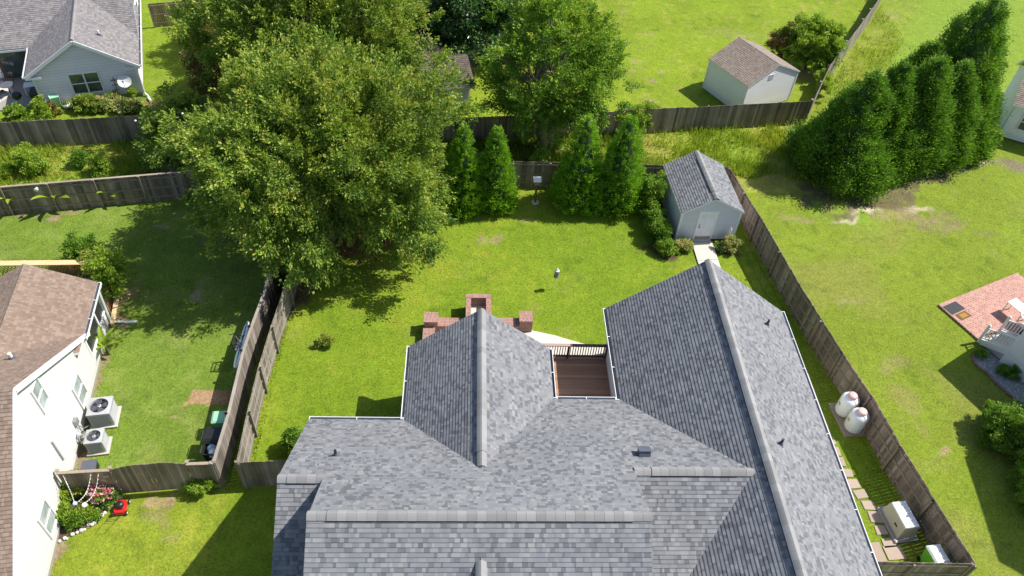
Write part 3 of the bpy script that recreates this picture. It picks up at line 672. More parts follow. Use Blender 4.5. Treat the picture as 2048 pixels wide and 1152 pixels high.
# ------------------------------------------------------------------ fences
def fence(name, label, pts, mat='fence_dark', h=1.83, faces=1, rails_side=1, post_every=2.44, board=.14, gap=.007, cap=False, cat='fence', sag=.03, closed_ends=True, postcaps=False):
    """privacy fence along world points; rails_side +1/-1 = side (left of travel = +1) that shows rails and posts"""
    pts = [Vector((p[0], p[1], 0)) for p in pts]; root = thing(name, label, cat, pts[0])
    bd = MB(); dist = 0
    for a, b in zip(pts[:-1], pts[1:]):
        d = b-a; Ls = d.length; d /= Ls; n = Vector((-d.y, d.x, 0)); ang = math.atan2(d.y, d.x)
        k = max(1, int(Ls/(board+gap)))
        for i in range(k):
            c = a+d*((i+.5)*Ls/k); g = i*Ls/k
            pan = int((dist+g)/post_every); random.seed(pan*7+len(name)+int(a.x*3)); ph = random.uniform(-1, 1)*sag
            random.seed(i*13+pan); hh = h+ph+random.uniform(-.012, .012)
            w = Ls/k-gap+random.uniform(-.006, .003)
            bd.box((c.x, c.y, hh/2-.03), (w, .02, hh+.06), ang+random.uniform(-.012,.012), r=min(1,max(0,random.gauss(.45,.28)+(.3 if random.random()<.03 else 0))))
        for zz in (.3, .95, h-.2):
            rl = MB(); rl.bar(a+n*rails_side*.03+Vector((0,0,zz)), b+n*rails_side*.03+Vector((0,0,zz)), .04, .085, r=.6)
            wpart('rail', rl, M[mat], root)
        if cap: rl = MB(); rl.bar(a+Vector((0,0,h+.035)), b+Vector((0,0,h+.035)), .13, .035, r=.9); wpart('top_cap', rl, M[mat], root)
        np_ = max(1, round(Ls/post_every))
        for i in range(np_+1):
            c = a+d*(Ls*i/np_)+n*rails_side*.095
            pm_ = MB(); pm_.box((c.x, c.y, h/2-.02), (.09,.09,h), ang, r=.5)
            if postcaps: pm_.box((c.x, c.y, h+.06), (.13,.13,.05), ang, r=.9)
            wpart('post', pm_, M[mat], root)
        dist += Ls
    wpart('boards', bd, M[mat], root)
    random.seed(5); return root
T = lambda *q: [P(a, b, 1.83) for a, b in q]
fence('wooden_fence', 'grey weathered board fence on the left side of the yard, rails facing the lawn', T((472,926),(494,824),(516,735),(541,655),(573,560),(600,470)), 'fence_grey', rails_side=-1)
fence('wooden_fence', 'short dark board fence closing the gap between the left fence and the grey roofed house', [P(470,926,1.83), Vector((-5.86,17.15,0))], 'fence_dark', rails_side=1, closed_ends=False)
fence('wooden_fence', "neighbour's capped board fence running past the bins and the kayak", T((427,927),(457,829),(487,703),(503,655),(528,588),(552,500)), 'fence_grey', rails_side=1, cap=True, postcaps=True)
fence('wooden_fence', 'dark board fence behind the arborvitae and the birdhouse post', [Vector((-7.0,37.45,0)), P(950,320,1.83), P(1325,331,1.83), Vector((15.9,37.65,0))], 'fence_dark', rails_side=-1)
RF = T((1464,342),(1520,431),(1608,582),(1686,705),(1745,792),(1803,893),(1870,1000),(1950,1126))
fence('wooden_fence', 'long brown board fence running down the right side of the yard past the propane tanks', [Vector((15.9,37.65,0))]+RF, 'fence_dark', rails_side=-1)
fence('wooden_fence', 'board fence across the lower right corner in front of the green bin', [P(1950,1127,1.83), Vector((15.0,12.82,0))], 'fence_dark', rails_side=1)
fence('wooden_fence', 'dark shaded fence behind the small banana plants at the left edge', [Vector((-33,32.5,0)), P(0,375,1.83), P(365,345,1.83), Vector((-13.4,36.4,0))], 'fence_dark', rails_side=-1, cap=True, postcaps=True)
fence('wooden_fence', 'dark fence in front of the flower bed of the top left house', [Vector((-34,38.9,0)), P(0,244,1.83), P(320,229,1.83), Vector((-15,42.0,0))], 'fence_dark', rails_side=1)
fence('wooden_fence', 'dark double rail fence at the top edge beside the top left house', T((296,7),(385,0)), 'fence_dark', rails_side=-1)
fence('wooden_fence', 'side fence at the top edge running away behind the big tree', [P(383,1,1.83), P(398,-60,1.83)], 'fence_dark', rails_side=-1)
fence('wooden_fence', 'long dark fence behind the wild grass strip and in front of the white shed', [Vector((-7.5,41.3,0)), P(890,237,1.83), P(1200,224,1.83), P(1627,201,1.83)], 'fence_dark', rails_side=1)
fence('wooden_fence', 'pale curving fence climbing the upper right past the small round tree', T((1627,201),(1660,132),(1712,62),(1757,0),(1790,-60)), 'fence_grey', rails_side=1, postcaps=True)

# arched double gate and its side panels
fence('wooden_fence', 'short fence panel with a flat cap between the white wall and the arched gate', [P(113,947,1.83), P(219,941,1.83)], 'fence_dark', rails_side=1, cap=True, postcaps=True)
fence('wooden_fence', 'short fence panel between the arched gate and the bins corner', [P(373,929,1.83), P(427,927,1.83)], 'fence_dark', rails_side=1, cap=True, postcaps=True)
G0 = P(221,941,1.83); G1 = P(371,929,1.83); d = Vector((G1.x-G0.x, G1.y-G0.y, 0)); LG = d.length; d /= LG
gate = thing('wooden_gate', 'arched double leaf wooden gate beside the flower bed', 'gate', (G0.x, G0.y, 0))
for leaf in (0, 1):
    mb = MB(); k = 11
    for i in range(k):
        f = (i+.5)/k; x = (leaf+f)*LG/2; hh = 1.8+.28*math.sin(math.pi*(.08+.92*(f if leaf == 0 else 1-f))/2*(1.35))*1.0
        c = Vector((G0.x, G0.y, 0))+d*x; mb.box((c.x, c.y, hh/2+.05), (LG/2/k-.008, .022, hh-.05), math.atan2(d.y, d.x), r=random.gauss(.45,.2))
    o = wpart('gate_leaf', mb, M['fence_dark'], gate)
    hb = MB(); c = Vector((G0.x, G0.y, .9))+d*(LG/2+(-.08 if leaf == 0 else .08))-Vector((-d.y, d.x, 0))*.03; hb.box(c, (.03,.03,.3), r=.9)
    hb.v = [tuple(to_local(gate, v)) for v in hb.v]; hb.build('handle', M['lumber'], o)

# ------------------------------------------------------------------ garden shed
TH = math.atan2(.22, 3.64)
SH = thing('garden_shed', 'pale grey garden shed with grey shingle roof and white door behind the right wing', 'shed', (12.06, 32.95, 0), TH)
sw, sd, se, sa = 3.4, 4.1, 2.2, 3.16
wl = MB()
siding(wl, (0,0,.1), (1,0), [(0,0),(sw,0),(sw,se-.12),(sw/2,sa-.16),(0,se-.12)]); siding(wl, (sw,0,.1), (0,1), [(0,0),(sd,0),(sd,se-.12),(0,se-.12)])
siding(wl, (sw,sd,.1), (-1,0), [(0,0),(sw,0),(sw,se-.12),(sw/2,sa-.16),(0,se-.12)]); siding(wl, (0,sd,.1), (0,-1), [(0,0),(sd,0),(sd,se-.12),(0,se-.12)])
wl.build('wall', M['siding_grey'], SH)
for x in (0, sw):
    for y in (0, sd): tm = MB(); corner_board(tm, x, y, .02, se-.02, .13); tm.build('corner_trim', M['white'], SH)
rf = MB(); ov = .14
roof_plane(rf, [(-ov,-ov,se-.05),(sw/2,-ov,sa),(sw/2,sd+ov+.1,sa),(-ov,sd+ov+.1,se-.05)], .1)
roof_plane(rf, [(sw+ov,-ov,se-.05),(sw/2,-ov,sa),(sw/2,sd+ov+.1,sa),(sw+ov,sd+ov+.1,se-.05)], .1)
rf.build('roof', [M['shingle'], M['white']], SH)
ridge_vent('ridge_vent', (sw/2,-ov,sa-.01), (sw/2,sd+ov+.1,sa-.01), SH, w=.34, sl=.55)
dm = MB(); dx0, dx1 = 1.08, 2.02; dm.bx(dx0,dx1,-.04,-.005,.15,2.1); do = dm.build('door', plain('white_door_paint',(.80,.78,.82),.45,.03,2), SH)
fm = MB(); fm.bx(dx0-.09,dx0-.004,-.06,-.01,.12,2.2); fm.bx(dx1+.004,dx1+.09,-.06,-.01,.12,2.2); fm.bx(dx0-.003,dx1+.003,-.058,-.01,2.105,2.2); fm.build('door_frame', M['white'], SH)
pnl = MB()
for (xa, xb) in ((dx0+.1, dx0+.42), (dx0+.52, dx1-.1)):
    for (za, zb) in ((.35,.85),(1.0,1.55),(1.68,1.95)): pnl.bx(xa, xb, -.052, -.041, za, zb)
pnl.build('door_panels', bpy.data.materials['white_door_paint'], do)
kb = MB(); kb.lathe((dx0+.1,-.09,1.05), [(.03,-.03),(.04,0),(.03,.03)], 10); kb.lathe((dx0+.1,-.07,1.2), [(.025,-.02),(.03,0),(.025,.02)], 10); kb.build('handle', M['black'], do)
kp = MB(); kp.bx(dx0+.02,dx1-.02,-.05,-.042,.16,.36); kp.build('kick_plate', M['railcap'], do)
st = MB(); st.bx(dx0-.05,dx1+.05,-.2,-.01,.02,.12); st.build('threshold', M['concrete'], SH)
pv_ = thing('patio_umbrella', 'closed white cylinder leaning on the right front of the garden shed', 'post', (15.05, 32.85, 0))
m_ = MB(); m_.tube([(0,0,.02),(.02,.0,1.05)], .07, 12); m_.tube([(.02,0,1.05),(.02,0,1.2)], [.07,.015], 12); m_.build('pole', M['tankwhite'], pv_, smooth=False)
pv_['label'] = 'white round pole with pointed top beside the garden shed door'
m_ = MB(); m_.tube([(0,0,0),(0,0,.06)], .11, 12); m_.build('base', M['tankwhite'], pv_)
# concrete walk to the shed
wm = MB(); a = P(1384,485,.06); b = P(1424,483,.06); d = Vector((math.sin(.02), -1, 0)); 
for i in range(3):
    s0 = i*1.5+.01; s1 = (i+1)*1.5-.01
    wm.poly([a+d*s0, a+d*s1, b+d*s1, b+d*s0]); 
    for p, q in ((a+d*s0, a+d*s1), (a+d*s1, b+d*s1), (b+d*s1, b+d*s0)): wm.poly([p, p-Vector((0,0,.1)), q-Vector((0,0,.1)), q])
tag(wm.build('concrete_path', M['concrete']), kind='structure')
# ------------------------------------------------------------------ white shed far right
z_e = 2.32; c0 = P(1417,118,z_e); c1 = P(1497,174.5,z_e); 
d = (c1-c0); WL = d.length; ang = math.atan2(d.y, d.x)
WS = thing('white_shed', 'white clapboard shed with tan shingle roof on the far lawn', 'shed', (c0.x, c0.y, 0), ang)
ww = 4.95; za = 3.45   # local x along left long wall, local y to the right of it (away from camera)
wl = MB(); i0 = .1
siding(wl, (i0,i0,.05), (1,0), [(0,0),(WL-2*i0,0),(WL-2*i0,z_e-.1),(0,z_e-.1)])
siding(wl, (WL-i0,i0,.05), (0,1), [(0,0),(ww-2*i0,0),(ww-2*i0,z_e-.1),(ww/2-i0,za-.15),(0,z_e-.1)])
siding(wl, (WL-i0,ww-i0,.05), (-1,0), [(0,0),(WL-2*i0,0),(WL-2*i0,z_e-.1),(0,z_e-.1)])
siding(wl, (i0,ww-i0,.05), (0,-1), [(0,0),(ww-2*i0,0),(ww-2*i0,z_e-.1),(ww/2-i0,za-.15),(0,z_e-.1)])
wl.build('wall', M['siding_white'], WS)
rf = MB(); roof_plane(rf, [(0,0,z_e),(WL,0,z_e),(WL,ww/2,za),(0,ww/2,za)], .08); roof_plane(rf, [(0,ww,z_e),(WL,ww,z_e),(WL,ww/2,za),(0,ww/2,za)], .08)
rf.build('roof', [M['shingle_tan'], M['white']], WS)
cp = MB()
for k in range(int(WL/.3)): 
    x = k*.3; r = random.random(); cp.poly([(x,ww/2-.14,za-.06),(x+.3,ww/2-.14,za-.062),(x+.3,ww/2,za+.024),(x,ww/2,za+.03)], r); cp.poly([(x,ww/2,za+.03),(x+.3,ww/2,za+.024),(x+.3,ww/2+.14,za-.062),(x,ww/2+.14,za-.06)], r)
cp.build('ridge_cap', M['shingle_tan'], WS)
vt = MB(); vt.bx(WL-i0+.02,WL-i0+.05,1.9,2.35,2.35,2.75); vo = vt.build('gable_vent', M['white'], WS)
vt = MB()
for k in range(4): vt.bx(WL-i0+.052,WL-i0+.056,1.94,2.31,2.41+k*.085,2.43+k*.085)
vt.build('louvre', M['gut_in'], vo)
for x in (i0, WL-i0):
    for y in (i0, ww-i0): tm = MB(); corner_board(tm, x, y, .02, z_e-.06, .1); tm.build('corner_trim', M['white'], WS)
# ------------------------------------------------------------------ left white house with brown roof
LH = thing('white_house', 'white sided house with brown shingle roof and screened porch at the left edge', 'house', (-16.03, 17.0, 0), R(8.57))
wl = MB(); siding(wl, (0,-6.05,.2), (0,1), [(0,0),(12.1,0),(12.1,2.15),(6.05,6.1),(0,2.15)], lap=.115)
siding(wl, (-14,-6.05,.2), (1,0), [(0,0),(14,0),(14,2.15),(0,2.15)]); siding(wl, (0,6.05,.2), (-1,0), [(0,0),(14,0),(14,2.15),(0,2.15)])
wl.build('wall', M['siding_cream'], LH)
f = MB(); f.bx(-13.9, .01, -6.06, 9.0, -.1, .22); f.build('foundation', M['concrete_grey'], LH)
rf = MB(); LZ = 6.5; le = LZ-.655*6.4
roof_plane(rf, [(.2,0,LZ),(-15,0,LZ),(-15,6.4,le),(.2,6.4,le)]); roof_plane(rf, [(.2,0,LZ),(-15,0,LZ),(-15,-6.6,LZ-.655*6.6),(.2,-6.6,LZ-.655*6.6)])
px_, pz_ = -2.45, 4.12; ps = (pz_-2.62)/(.22-px_)
roof_plane(rf, [(.22,4.9,2.62),(.22,9.2,2.62),(px_,9.2,pz_),(px_,1.5,pz_)][:3]+[(px_,3.2,pz_)]); roof_plane(rf, [(px_,9.2,pz_),(-5.1,9.2,2.62),(-5.1,3.2,2.62),(px_,3.2,pz_)])
rf.build('roof', [M['shingle_brown'], M['white']], LH)
fa = MB(); fa.bar((.22,0,LZ-.12),(.22,6.4,le-.12),.045,.24); fa.bar((.22,0,LZ-.121),(.22,-6.6,LZ-.655*6.6-.121),.045,.24); fa.bar((.1,0.02,LZ-.2),(.1,6.38,le-.2),.2,.02); fa.bar((.1,-0.02,LZ-.2),(.1,-6.58,le-.33),.2,.02); fa.build('rake_board', M['white'], LH)
gutter(LH, (.22,9.2,2.55),(.22,5.7,2.55),(1,0,0), gap=.9)
window(LH, (.03,1.32,4.38),(1,0),.72,1.35,1,'glass_pale'); window(LH,(.03,3.80,1.36),(1,0),.9,1.4,1,'glass_pale')
window(LH,(.03,-2.25,1.36),(1,0),.9,1.4,1,'glass_pale')
q=[PL(LH,*p,1.36) for p in ((161,785),(78,805),(93,1038))]
sc = MB(); sc.poly([(0,6.15,.95),(0,8.9,.95),(0,8.9,2.45),(0,6.15,2.45)]); sc.poly([(-.05,8.95,.3),(-4.9,8.95,.3),(-4.9,8.95,2.5),(-.05,8.95,2.5)][::-1]); sc.build('screen_panel', M['screen'], LH)
kw = MB(); siding(kw, (0,6.05,.2), (0,1), [(0,0),(2.95,0),(2.95,.72),(0,.72)]); kw.build('knee_wall', M['siding_cream'], LH)
for y in (6.1, 7.9, 8.98): mb = MB(); mb.bx(-.06,.05,y-.06,y+.06,.93,2.5); mb.build('porch_post', M['white'], LH)
mb = MB(); mb.bx(-.03,.075,6.05,9.0,.92,.97); mb.bx(-.03,.055,6.16,8.92,1.9,1.95); mb.build('porch_rail', M['white'], LH)
mb = MB(); mb.tube([(.3,9.05,2.45),(.16,9.0,2.2),(.1,8.95,.25),(.2,8.95,.1),(1.15,8.9,.05)], .055, 6); mb.tube([(.75,8.9,.07),(1.3,8.88,.05)],.075,6); mb.build('downspout', M['white'], LH)
p = ray(24,716); s_=.655; # main north plane in local coords
def on_lh(px, py):
    o = to_local(LH, (0,0,CAM_H)); d = to_local(LH, Vector(LH.location)+Vector(ray(px,py))); t = (LZ-o.z-s_*o.y)/(d.z+s_*d.y); return o+d*t
vent_pipe(LH, on_lh(25,718), (0,s_,1), mats=('white','gut_in'), r=.07)
mb = MB(); mb.bx(.03,.1,.35,.42,1.3,2.6); mb.build('conduit', M['acgrey'], LH)
mb = MB(); mb.bx(.04,.18,2.2,2.45,1.0,1.3); mb.tube([(.1,2.3,1.0),(.15,2.5,.4),(.3,2.8,.2)],.02,6); mb.tube([(.1,2.35,1.0),(.2,2.2,.5),(.12,2.1,.7)],.02,6); mb.build('meter_box', M['metal'], LH)
mb = MB(); mb.bx(.03,.13,5.0,5.12,2.5,2.65); mb.build('wall_light', M['white'], LH)

def ac_unit(loc, s, h, label, rz=R(8.57)):
    t = thing('air_conditioner', label, 'air conditioner', loc, rz)
    mb = MB(); mb.bx(-s/2-.1,s/2+.1,-s/2-.1,s/2+.1,0,.07); mb.build('pad', M['concrete'], t)
    mb = MB(); r_ = s/2
    mb.bx(-r_,r_,-r_,r_,.075,h-.12)
    z = .14
    k = 22
    mb.build('casing', M['metal'], t, bevel=.02)
    lv = MB()
    while z < h-.2:
        for sx, sy, w, d in ((0,-r_-.006,s-.1,.012),(0,r_+.006,s-.1,.012),(-r_-.006,0,.012,s-.1),(r_+.006,0,.012,s-.1)): lv.box((sx,sy,z),(w,d,.022),r=.5)
        z += .05
    lv.build('louvres', M['acgrey'], t)
    tp = MB(); n = 28; ro = s*.40; Z = h
    def sq(a): c, s2 = math.cos(a), math.sin(a); m_ = max(abs(c), abs(s2)); return (c/m_*(r_+.015), s2/m_*(r_+.015))
    for i in range(n):
        a0, a1 = 2*math.pi*i/n+math.pi/4, 2*math.pi*(i+1)/n+math.pi/4
        o0, o1 = sq(a0), sq(a1); i0, i1 = (math.cos(a0)*ro, math.sin(a0)*ro), (math.cos(a1)*ro, math.sin(a1)*ro)
        tp.poly([(*i0,Z),(*o0,Z-.03),(*o1,Z-.03),(*i1,Z)], .5); tp.poly([(*o0,Z-.03),(*o0,Z-.14),(*o1,Z-.14),(*o1,Z-.03)], .5)
        tp.poly([(*i0,Z),(*i1,Z),(*i1,Z-.1),(*i0,Z-.1)], .5)
    tp.build('top_cover', M['acgrey'], t)
    wb = MB(); wb.lathe((0,0,h-.11),[(ro,0),(ro,.005)],24); wb.build('fan_well', M['black'], t)
    fb = MB()
    for i in range(4):
        a = i*math.pi/2+.3; c, s2 = math.cos(a), math.sin(a); pts = []
        for rr, wv in ((.08,.06),(.2*s/.85,.13),(ro*.92,.15)): pts.append((rr, wv))
        for (r0,w0),(r1,w1) in zip(pts[:-1],pts[1:]):
            fb.poly([(c*r0-s2*w0,s2*r0+c*w0,h-.085),(c*r0+s2*w0,s2*r0-c*w0,h-.055),(c*r1+s2*w1,s2*r1-c*w1,h-.05),(c*r1-s2*w1,s2*r1+c*w1,h-.09)], .5)
    fo = fb.build('fan', M['gut_in'], t); hb = MB(); hb.lathe((0,0,h-.06),[(.075,0),(.075,.03),(.04,.045)],14); hb.build('hub', M['white'], fo)
    gr = MB()
    for rr in [ro*k/6 for k in range(2,7)]:
        pts = [(math.cos(2*math.pi*j/20)*rr, math.sin(2*math.pi*j/20)*rr, h+.006) for j in range(21)]; gr.tube(pts, .004, 4, cap=False)
    for j in range(4): a = j*math.pi/4; gr.tube([(-math.cos(a)*ro,-math.sin(a)*ro,h+.006),(math.cos(a)*ro,math.sin(a)*ro,h+.006)], .005, 4)
    gr.build('grille', M['black'], t)
    return t
def lw(root, x, y, z=0):
    a = root.rotation_euler[2]; return (root.location.x+x*math.cos(a)-y*math.sin(a), root.location.y+x*math.sin(a)+y*math.cos(a), z)
ac_unit(lw(LH,.82,3.2), .92, .98, 'large square air conditioner nearest the porch end of the white wall')
ac_unit(lw(LH,.82,1.72), .68, .86, 'smaller air conditioner between the large one and the dark storage box')
t = thing('storage_box', 'low dark grey box on the grass behind the capped fence panel', 'storage box', lw(LH,.72,.55), R(12))
mb = MB(); mb.bx(-.26,.26,-.22,.22,0,.42); mb.build('body', M['black'], t, bevel=.02); mb = MB(); mb.bx(-.29,.29,-.25,.25,.425,.47); mb.build('lid', M['gut_in'], t, bevel=.01)
t = thing('hose_reel', 'coiled garden hose on the white wall beside the air conditioner', 'hose', lw(LH,.12,2.0,.55))
mb = MB()
for k in range(4): mb.tube([(.03*k, math.cos(a)*(.2+.01*k), math.sin(a)*(.2+.01*k)) for a in [i*math.pi/8 for i in range(17)]], .014, 6, cap=False)
mb.build('hose', M['acgrey'], t); mb = MB(); mb.tube([(-.1,0,0),(.12,0,0)], .05, 8); mb.build('bracket', M['metal'], t)

# new timber deck behind the porch
TD = thing('timber_deck', 'new yellow lumber deck rail and steps behind the brown roofed house', 'deck', (-18.5, 27.5, 0))
def capr(a, b, w=.16, z=None): mb = MB(); mb.bar(a, b, w, .04, r=.8); return wpart('rail_cap', mb, M['lumber'], TD)
A1, A2, A3 = P(-20,527,1.3), P(48,521,1.3), P(222,524,1.25)
deckf = MB()
yy = 25.9
while yy < 28.4: deckf.bar((-25,yy-.75,.5),(-17.6,yy+.35,.5),.13,.04); yy += .14
wpart('deck_boards', deckf, M['lumber'], TD)
capr(A1, A3, .34); B1 = P(207,600,1.1); capr(A3, B1, .2); B2 = P(236,585,.5); B3 = P(224,648,.2); capr(A3+Vector((.35,0,-.3)), B2, .2); capr(B2, B3, .22)
for p in (A1, A2, A3, (A2+A3)/2, (A3+B1)/2, B1, B2, B3): mb = MB(); mb.bx(p.x-.05,p.x+.05,p.y-.05,p.y+.05,0,p.z-.02); wpart('post', mb, M['lumber'], TD)
lt = MB()
for (a, b) in ((A1, A3), (A3, B2), (A3, B1)):
    d = Vector((b.x-a.x, b.y-a.y, 0)); n = int(d.length/.16)
    for i in range(n):
        q0 = a+d*(i/n); q1 = a+d*(min(n, i+4)/n); h_ = min(a.z, b.z)-.12
        lt.bar((q0.x,q0.y,.05),(q1.x,q1.y,h_),.015,.035,r=.2); lt.bar((q1.x,q1.y+.02,.05),(q0.x,q0.y+.02,h_),.015,.035,r=.2)
wpart('lattice', lt, M['deckwood'], TD)

# ------------------------------------------------------------------ top left house
TLH = thing('grey_sided_house', 'pale blue grey sided house with taupe roof in the top left corner', 'house', (-27.51, 44.52, 0), R(17.1))
wl = MB(); FWD = 6.0
siding(wl, (0,0,.25), (1,0), [(0,0),(FWD,0),(FWD,1.95),(FWD/2,3.95),(0,1.95)], lap=.2, t=.035); siding(wl, (FWD,0,.25), (0,1), [(0,0),(15,0),(15,1.95),(0,1.95)])
siding(wl, (0,3.9,.25), (0,-1), [(0,0),(3.9,0),(3.9,1.95),(0,1.95)]); siding(wl, (-14,3.9,.25), (1,0), [(0,0),(14,0),(14,1.95),(0,1.95)], lap=.2, t=.035)
wl.build('wall', M['siding_pale'], TLH)
mb = MB(); mb.bx(-.0,FWD,0.01,12,-.1,.24); mb.bx(-14,.0,3.91,12,-.1,.24); mb.build('foundation', M['concrete_grey'], TLH)
rf = MB(); ez = 2.36; gx = 3.0; gz_ = 4.48
roof_plane(rf, [(-.36,-.3,ez),(gx,-.3,gz_),(gx,8,gz_),(-.36,8,ez)]); roof_plane(rf, [(6.34,-.3,ez),(gx,-.3,gz_),(gx,8,gz_),(6.34,8,ez)])
roof_plane(rf, [(-15,3.5,ez),(6.34,3.5,ez),(6.34,13,ez+.62*9.5),(-15,13,ez+.62*9.5)])
rf.build('roof', [M['shingle_taupe'], M['white']], TLH)
ridge_vent('ridge_vent', (gx,-.3,gz_), (gx,6.8,gz_), TLH, w=.3, sl=.6, plainends=99, mat=plain('taupe_ridge_cap',(.24,.225,.225),.9,.1,3))
gutter(TLH, (-15,3.5,ez-.07),(-.5,3.5,ez-.07),(0,-1,0)); gutter(TLH, (-.36,3.5,ez-.07),(-.36,-.3,ez-.07),(-1,0,0)); gutter(TLH, (6.34,-.3,ez-.07),(6.34,12,ez-.07),(1,0,0))
mb = MB(); 
for s0, s1 in (((-.36,ez),(gx,gz_)), ((6.34,ez),(gx,gz_))): mb.bar((s0[0],-.33,s0[1]-.14),(s1[0],-.33,s1[1]-.14),.05,.2)
mb.build('rake_board', M['white'], TLH)
for x0, x1 in ((-.36,.55),(5.45,6.34)):
    mb = MB(); mb.bx(x0,x1,-.34,0,ez-.25,ez-.12); mb.build('eave_return', M['white'], TLH)
for x in (0, FWD):
    mb = MB(); corner_board(mb, x, 0, .2, 2.2, .14); mb.build('corner_trim', M['white'], TLH)
window(TLH, (2.88,-.03,1.37), (0,-1), 1.75, 1.42, 2, 'glass'); window(TLH, (-3.6,3.86,1.4), (0,-1), 1.2, 1.3, 1); window(TLH, (6.04,5.2,1.35), (1,0), .9, 1.35, 1); window(TLH, (6.04,9.5,1.35), (1,0), .9, 1.35, 1)
mb = MB(); mb.bx(-2.6,-.75,3.78,3.88,.2,2.2); d_ = mb.build('sliding_door', M['deckrail'], TLH)
mb = MB(); mb.poly([(-2.35,3.77,.35),(-1.0,3.77,.35),(-1.0,3.77,2.1),(-2.35,3.77,2.1)]); mb.build('pane', M['glass'], d_)
mb = MB(); mb.tube([(6.4,-.25,2.3),(6.12,-.08,2.1),(6.12,-.08,.2),(6.3,-.3,.08),(6.4,-.75,.05)], .055, 6); mb.tube([(6.3,-.5,.07),(6.45,-.95,.05)],.085,6); mb.build('downspout', M['white'], TLH)
def on_tl(px, py):
    o = to_local(TLH, (0,0,CAM_H)); d = to_local(TLH, Vector(TLH.location)+Vector(ray(px,py))); s = (gz_-ez)/(6.34-gx); t = (gz_+s*gx-o.z-s*o.x)/(d.z+s*d.x); return o+d*t
vent_pipe(TLH, on_tl(199,71), (.6,0,1), mats=('white','gut_in'), r=.06)
bv = MB(); bv.box((-.9,11.4,ez+.62*7.9+.18), (.5,.4,.28)); bv.build('box_vent', M['black'], TLH)
mb = MB(); mb.poly([(-3.2,.1,.04),(0,.1,.04),(0,3.9,.04),(-3.2,3.9,.04)]); mb.v=[tuple(Vector(lw(TLH,*v[:2],v[2]))) for v in mb.v]; tag(mb.build('back_patio', M['concrete_grey']), kind='structure')
mb = MB(); mb.poly([(-1.9,2.0,.045),(-2.6,3.88,.045),(-6.5,3.88,.045),(-6.5,.9,.045),(-3.4,.3,.045)]); mb.v=[tuple(Vector(lw(TLH,*v[:2],v[2]))) for v in mb.v]; tag(mb.build('side_patio', M['concrete']), kind='structure')
# things by that house
def at(root, x, y, z=0): return lw(root, x, y, z)
t = thing('kettle_grill', 'black round kettle grill on the grey patio', 'grill', P(43,214))
mb = MB(); mb.lathe((0,0,.6), [(.02,0),(.2,.04),(.29,.16),(.30,.24)], 18); mb.build('bowl', M['black'], t, smooth=True); mb = MB(); mb.lathe((0,0,.85), [(.305,0),(.27,.12),(.16,.2),(.02,.23)], 18); mb.build('lid', M['black'], t, smooth=True)
for a in (0,2.1,4.2): mb = MB(); mb.tube([(math.cos(a)*.18,math.sin(a)*.18,.65),(math.cos(a)*.3,math.sin(a)*.3,0)],.015,6); mb.build('leg', M['metal'], t)
t = thing('patio_bench', 'white patio side table against the grey siding', 'table', at(TLH,-.75,1.75), R(17)); mb = MB(); mb.bx(-.4,.4,-.3,.3,.68,.72); mb.build('tabletop', M['white'], t)
for sx in (-1,1):
    for sy in (-1,1): mb = MB(); mb.bx(sx*.36-.025,sx*.36+.025,sy*.26-.025,sy*.26+.025,0,.68); mb.build('leg', M['white'], t)
t = thing('black_cabinet', 'dark slatted cabinet standing under the eave of the grey sided house', 'cabinet', at(TLH,-.45,.75), R(17)); mb = MB(); mb.bx(-.22,.22,-.45,.45,0,.8); mb.build('body', M['black'], t, bevel=.02)
mb = MB()
for k in range(6): mb.bx(-.235,-.221,-.4,.4,.1+k*.11,.16+k*.11)
mb.build('slats', M['gut_in'], t)
def metal_chair(px, py, rz, lab):
    t = thing('patio_chair', lab, 'chair', P(px, py), rz, 'metal chairs on the top left patio')
    mb = MB(); mb.bx(-.24,.24,-.22,.22,.42,.45); mb.build('seat', M['black'], t)
    mb = MB(); mb.tube([(-.24,.22,.42),(-.24,.3,.9),(.24,.3,.9),(.24,.22,.42)],.018,6)
    for k in range(5): x = -.16+k*.08; mb.tube([(x,.24,.45),(x,.3,.9)],.009,5)
    mb.build('backrest', M['black'], t)
    for sx in (-1,1):
        for sy in (-1,1): mb = MB(); mb.tube([(sx*.22,sy*.2,.43),(sx*.25,sy*.24,0)],.015,6); mb.build('leg', M['black'], t)
metal_chair(20,172,.3,'black metal chair nearest the siding on the top left patio'); metal_chair(8,196,2.4,'black metal chair farther out on the pale paving at the left edge')
t = thing('patio_table', 'round dark metal table between the two black chairs', 'table', P(22,188)); mb = MB(); mb.lathe((0,0,.68),[(.42,0),(.42,.03)],20); mb.build('tabletop', M['gut_in'], t)
mb = MB(); mb.tube([(0,0,.68),(0,0,0)],.03,8); mb.lathe((0,0,0),[(.25,0),(.25,.03)],14); mb.build('pedestal', M['black'], t)
t = thing('bird_bath', 'pale round bird bath on a stem beside the top left fence', 'bird bath', P(34,243)); mb = MB(); mb.lathe((0,0,.55),[(.05,0),(.22,.05),(.30,.12),(.26,.13),(.12,.08),(.02,.07)],20); mb.build('basin', M['cream'], t, smooth=True)
mb = MB(); mb.lathe((0,0,0),[(.2,0),(.18,.06),(.07,.12),(.06,.45),(.1,.56)],14); mb.build('pedestal', M['metal'], t, smooth=True)
t = thing('satellite_dish', 'pale oval satellite dish at the right corner of the grey siding', 'satellite dish', at(TLH,5.25,-.25))
mb = MB(); c = Vector((0,-.15,1.35)); nrm = Vector((.1,-.75,.65)).normalized(); u = nrm.cross(Vector((0,0,1))).normalized(); w = nrm.cross(u)
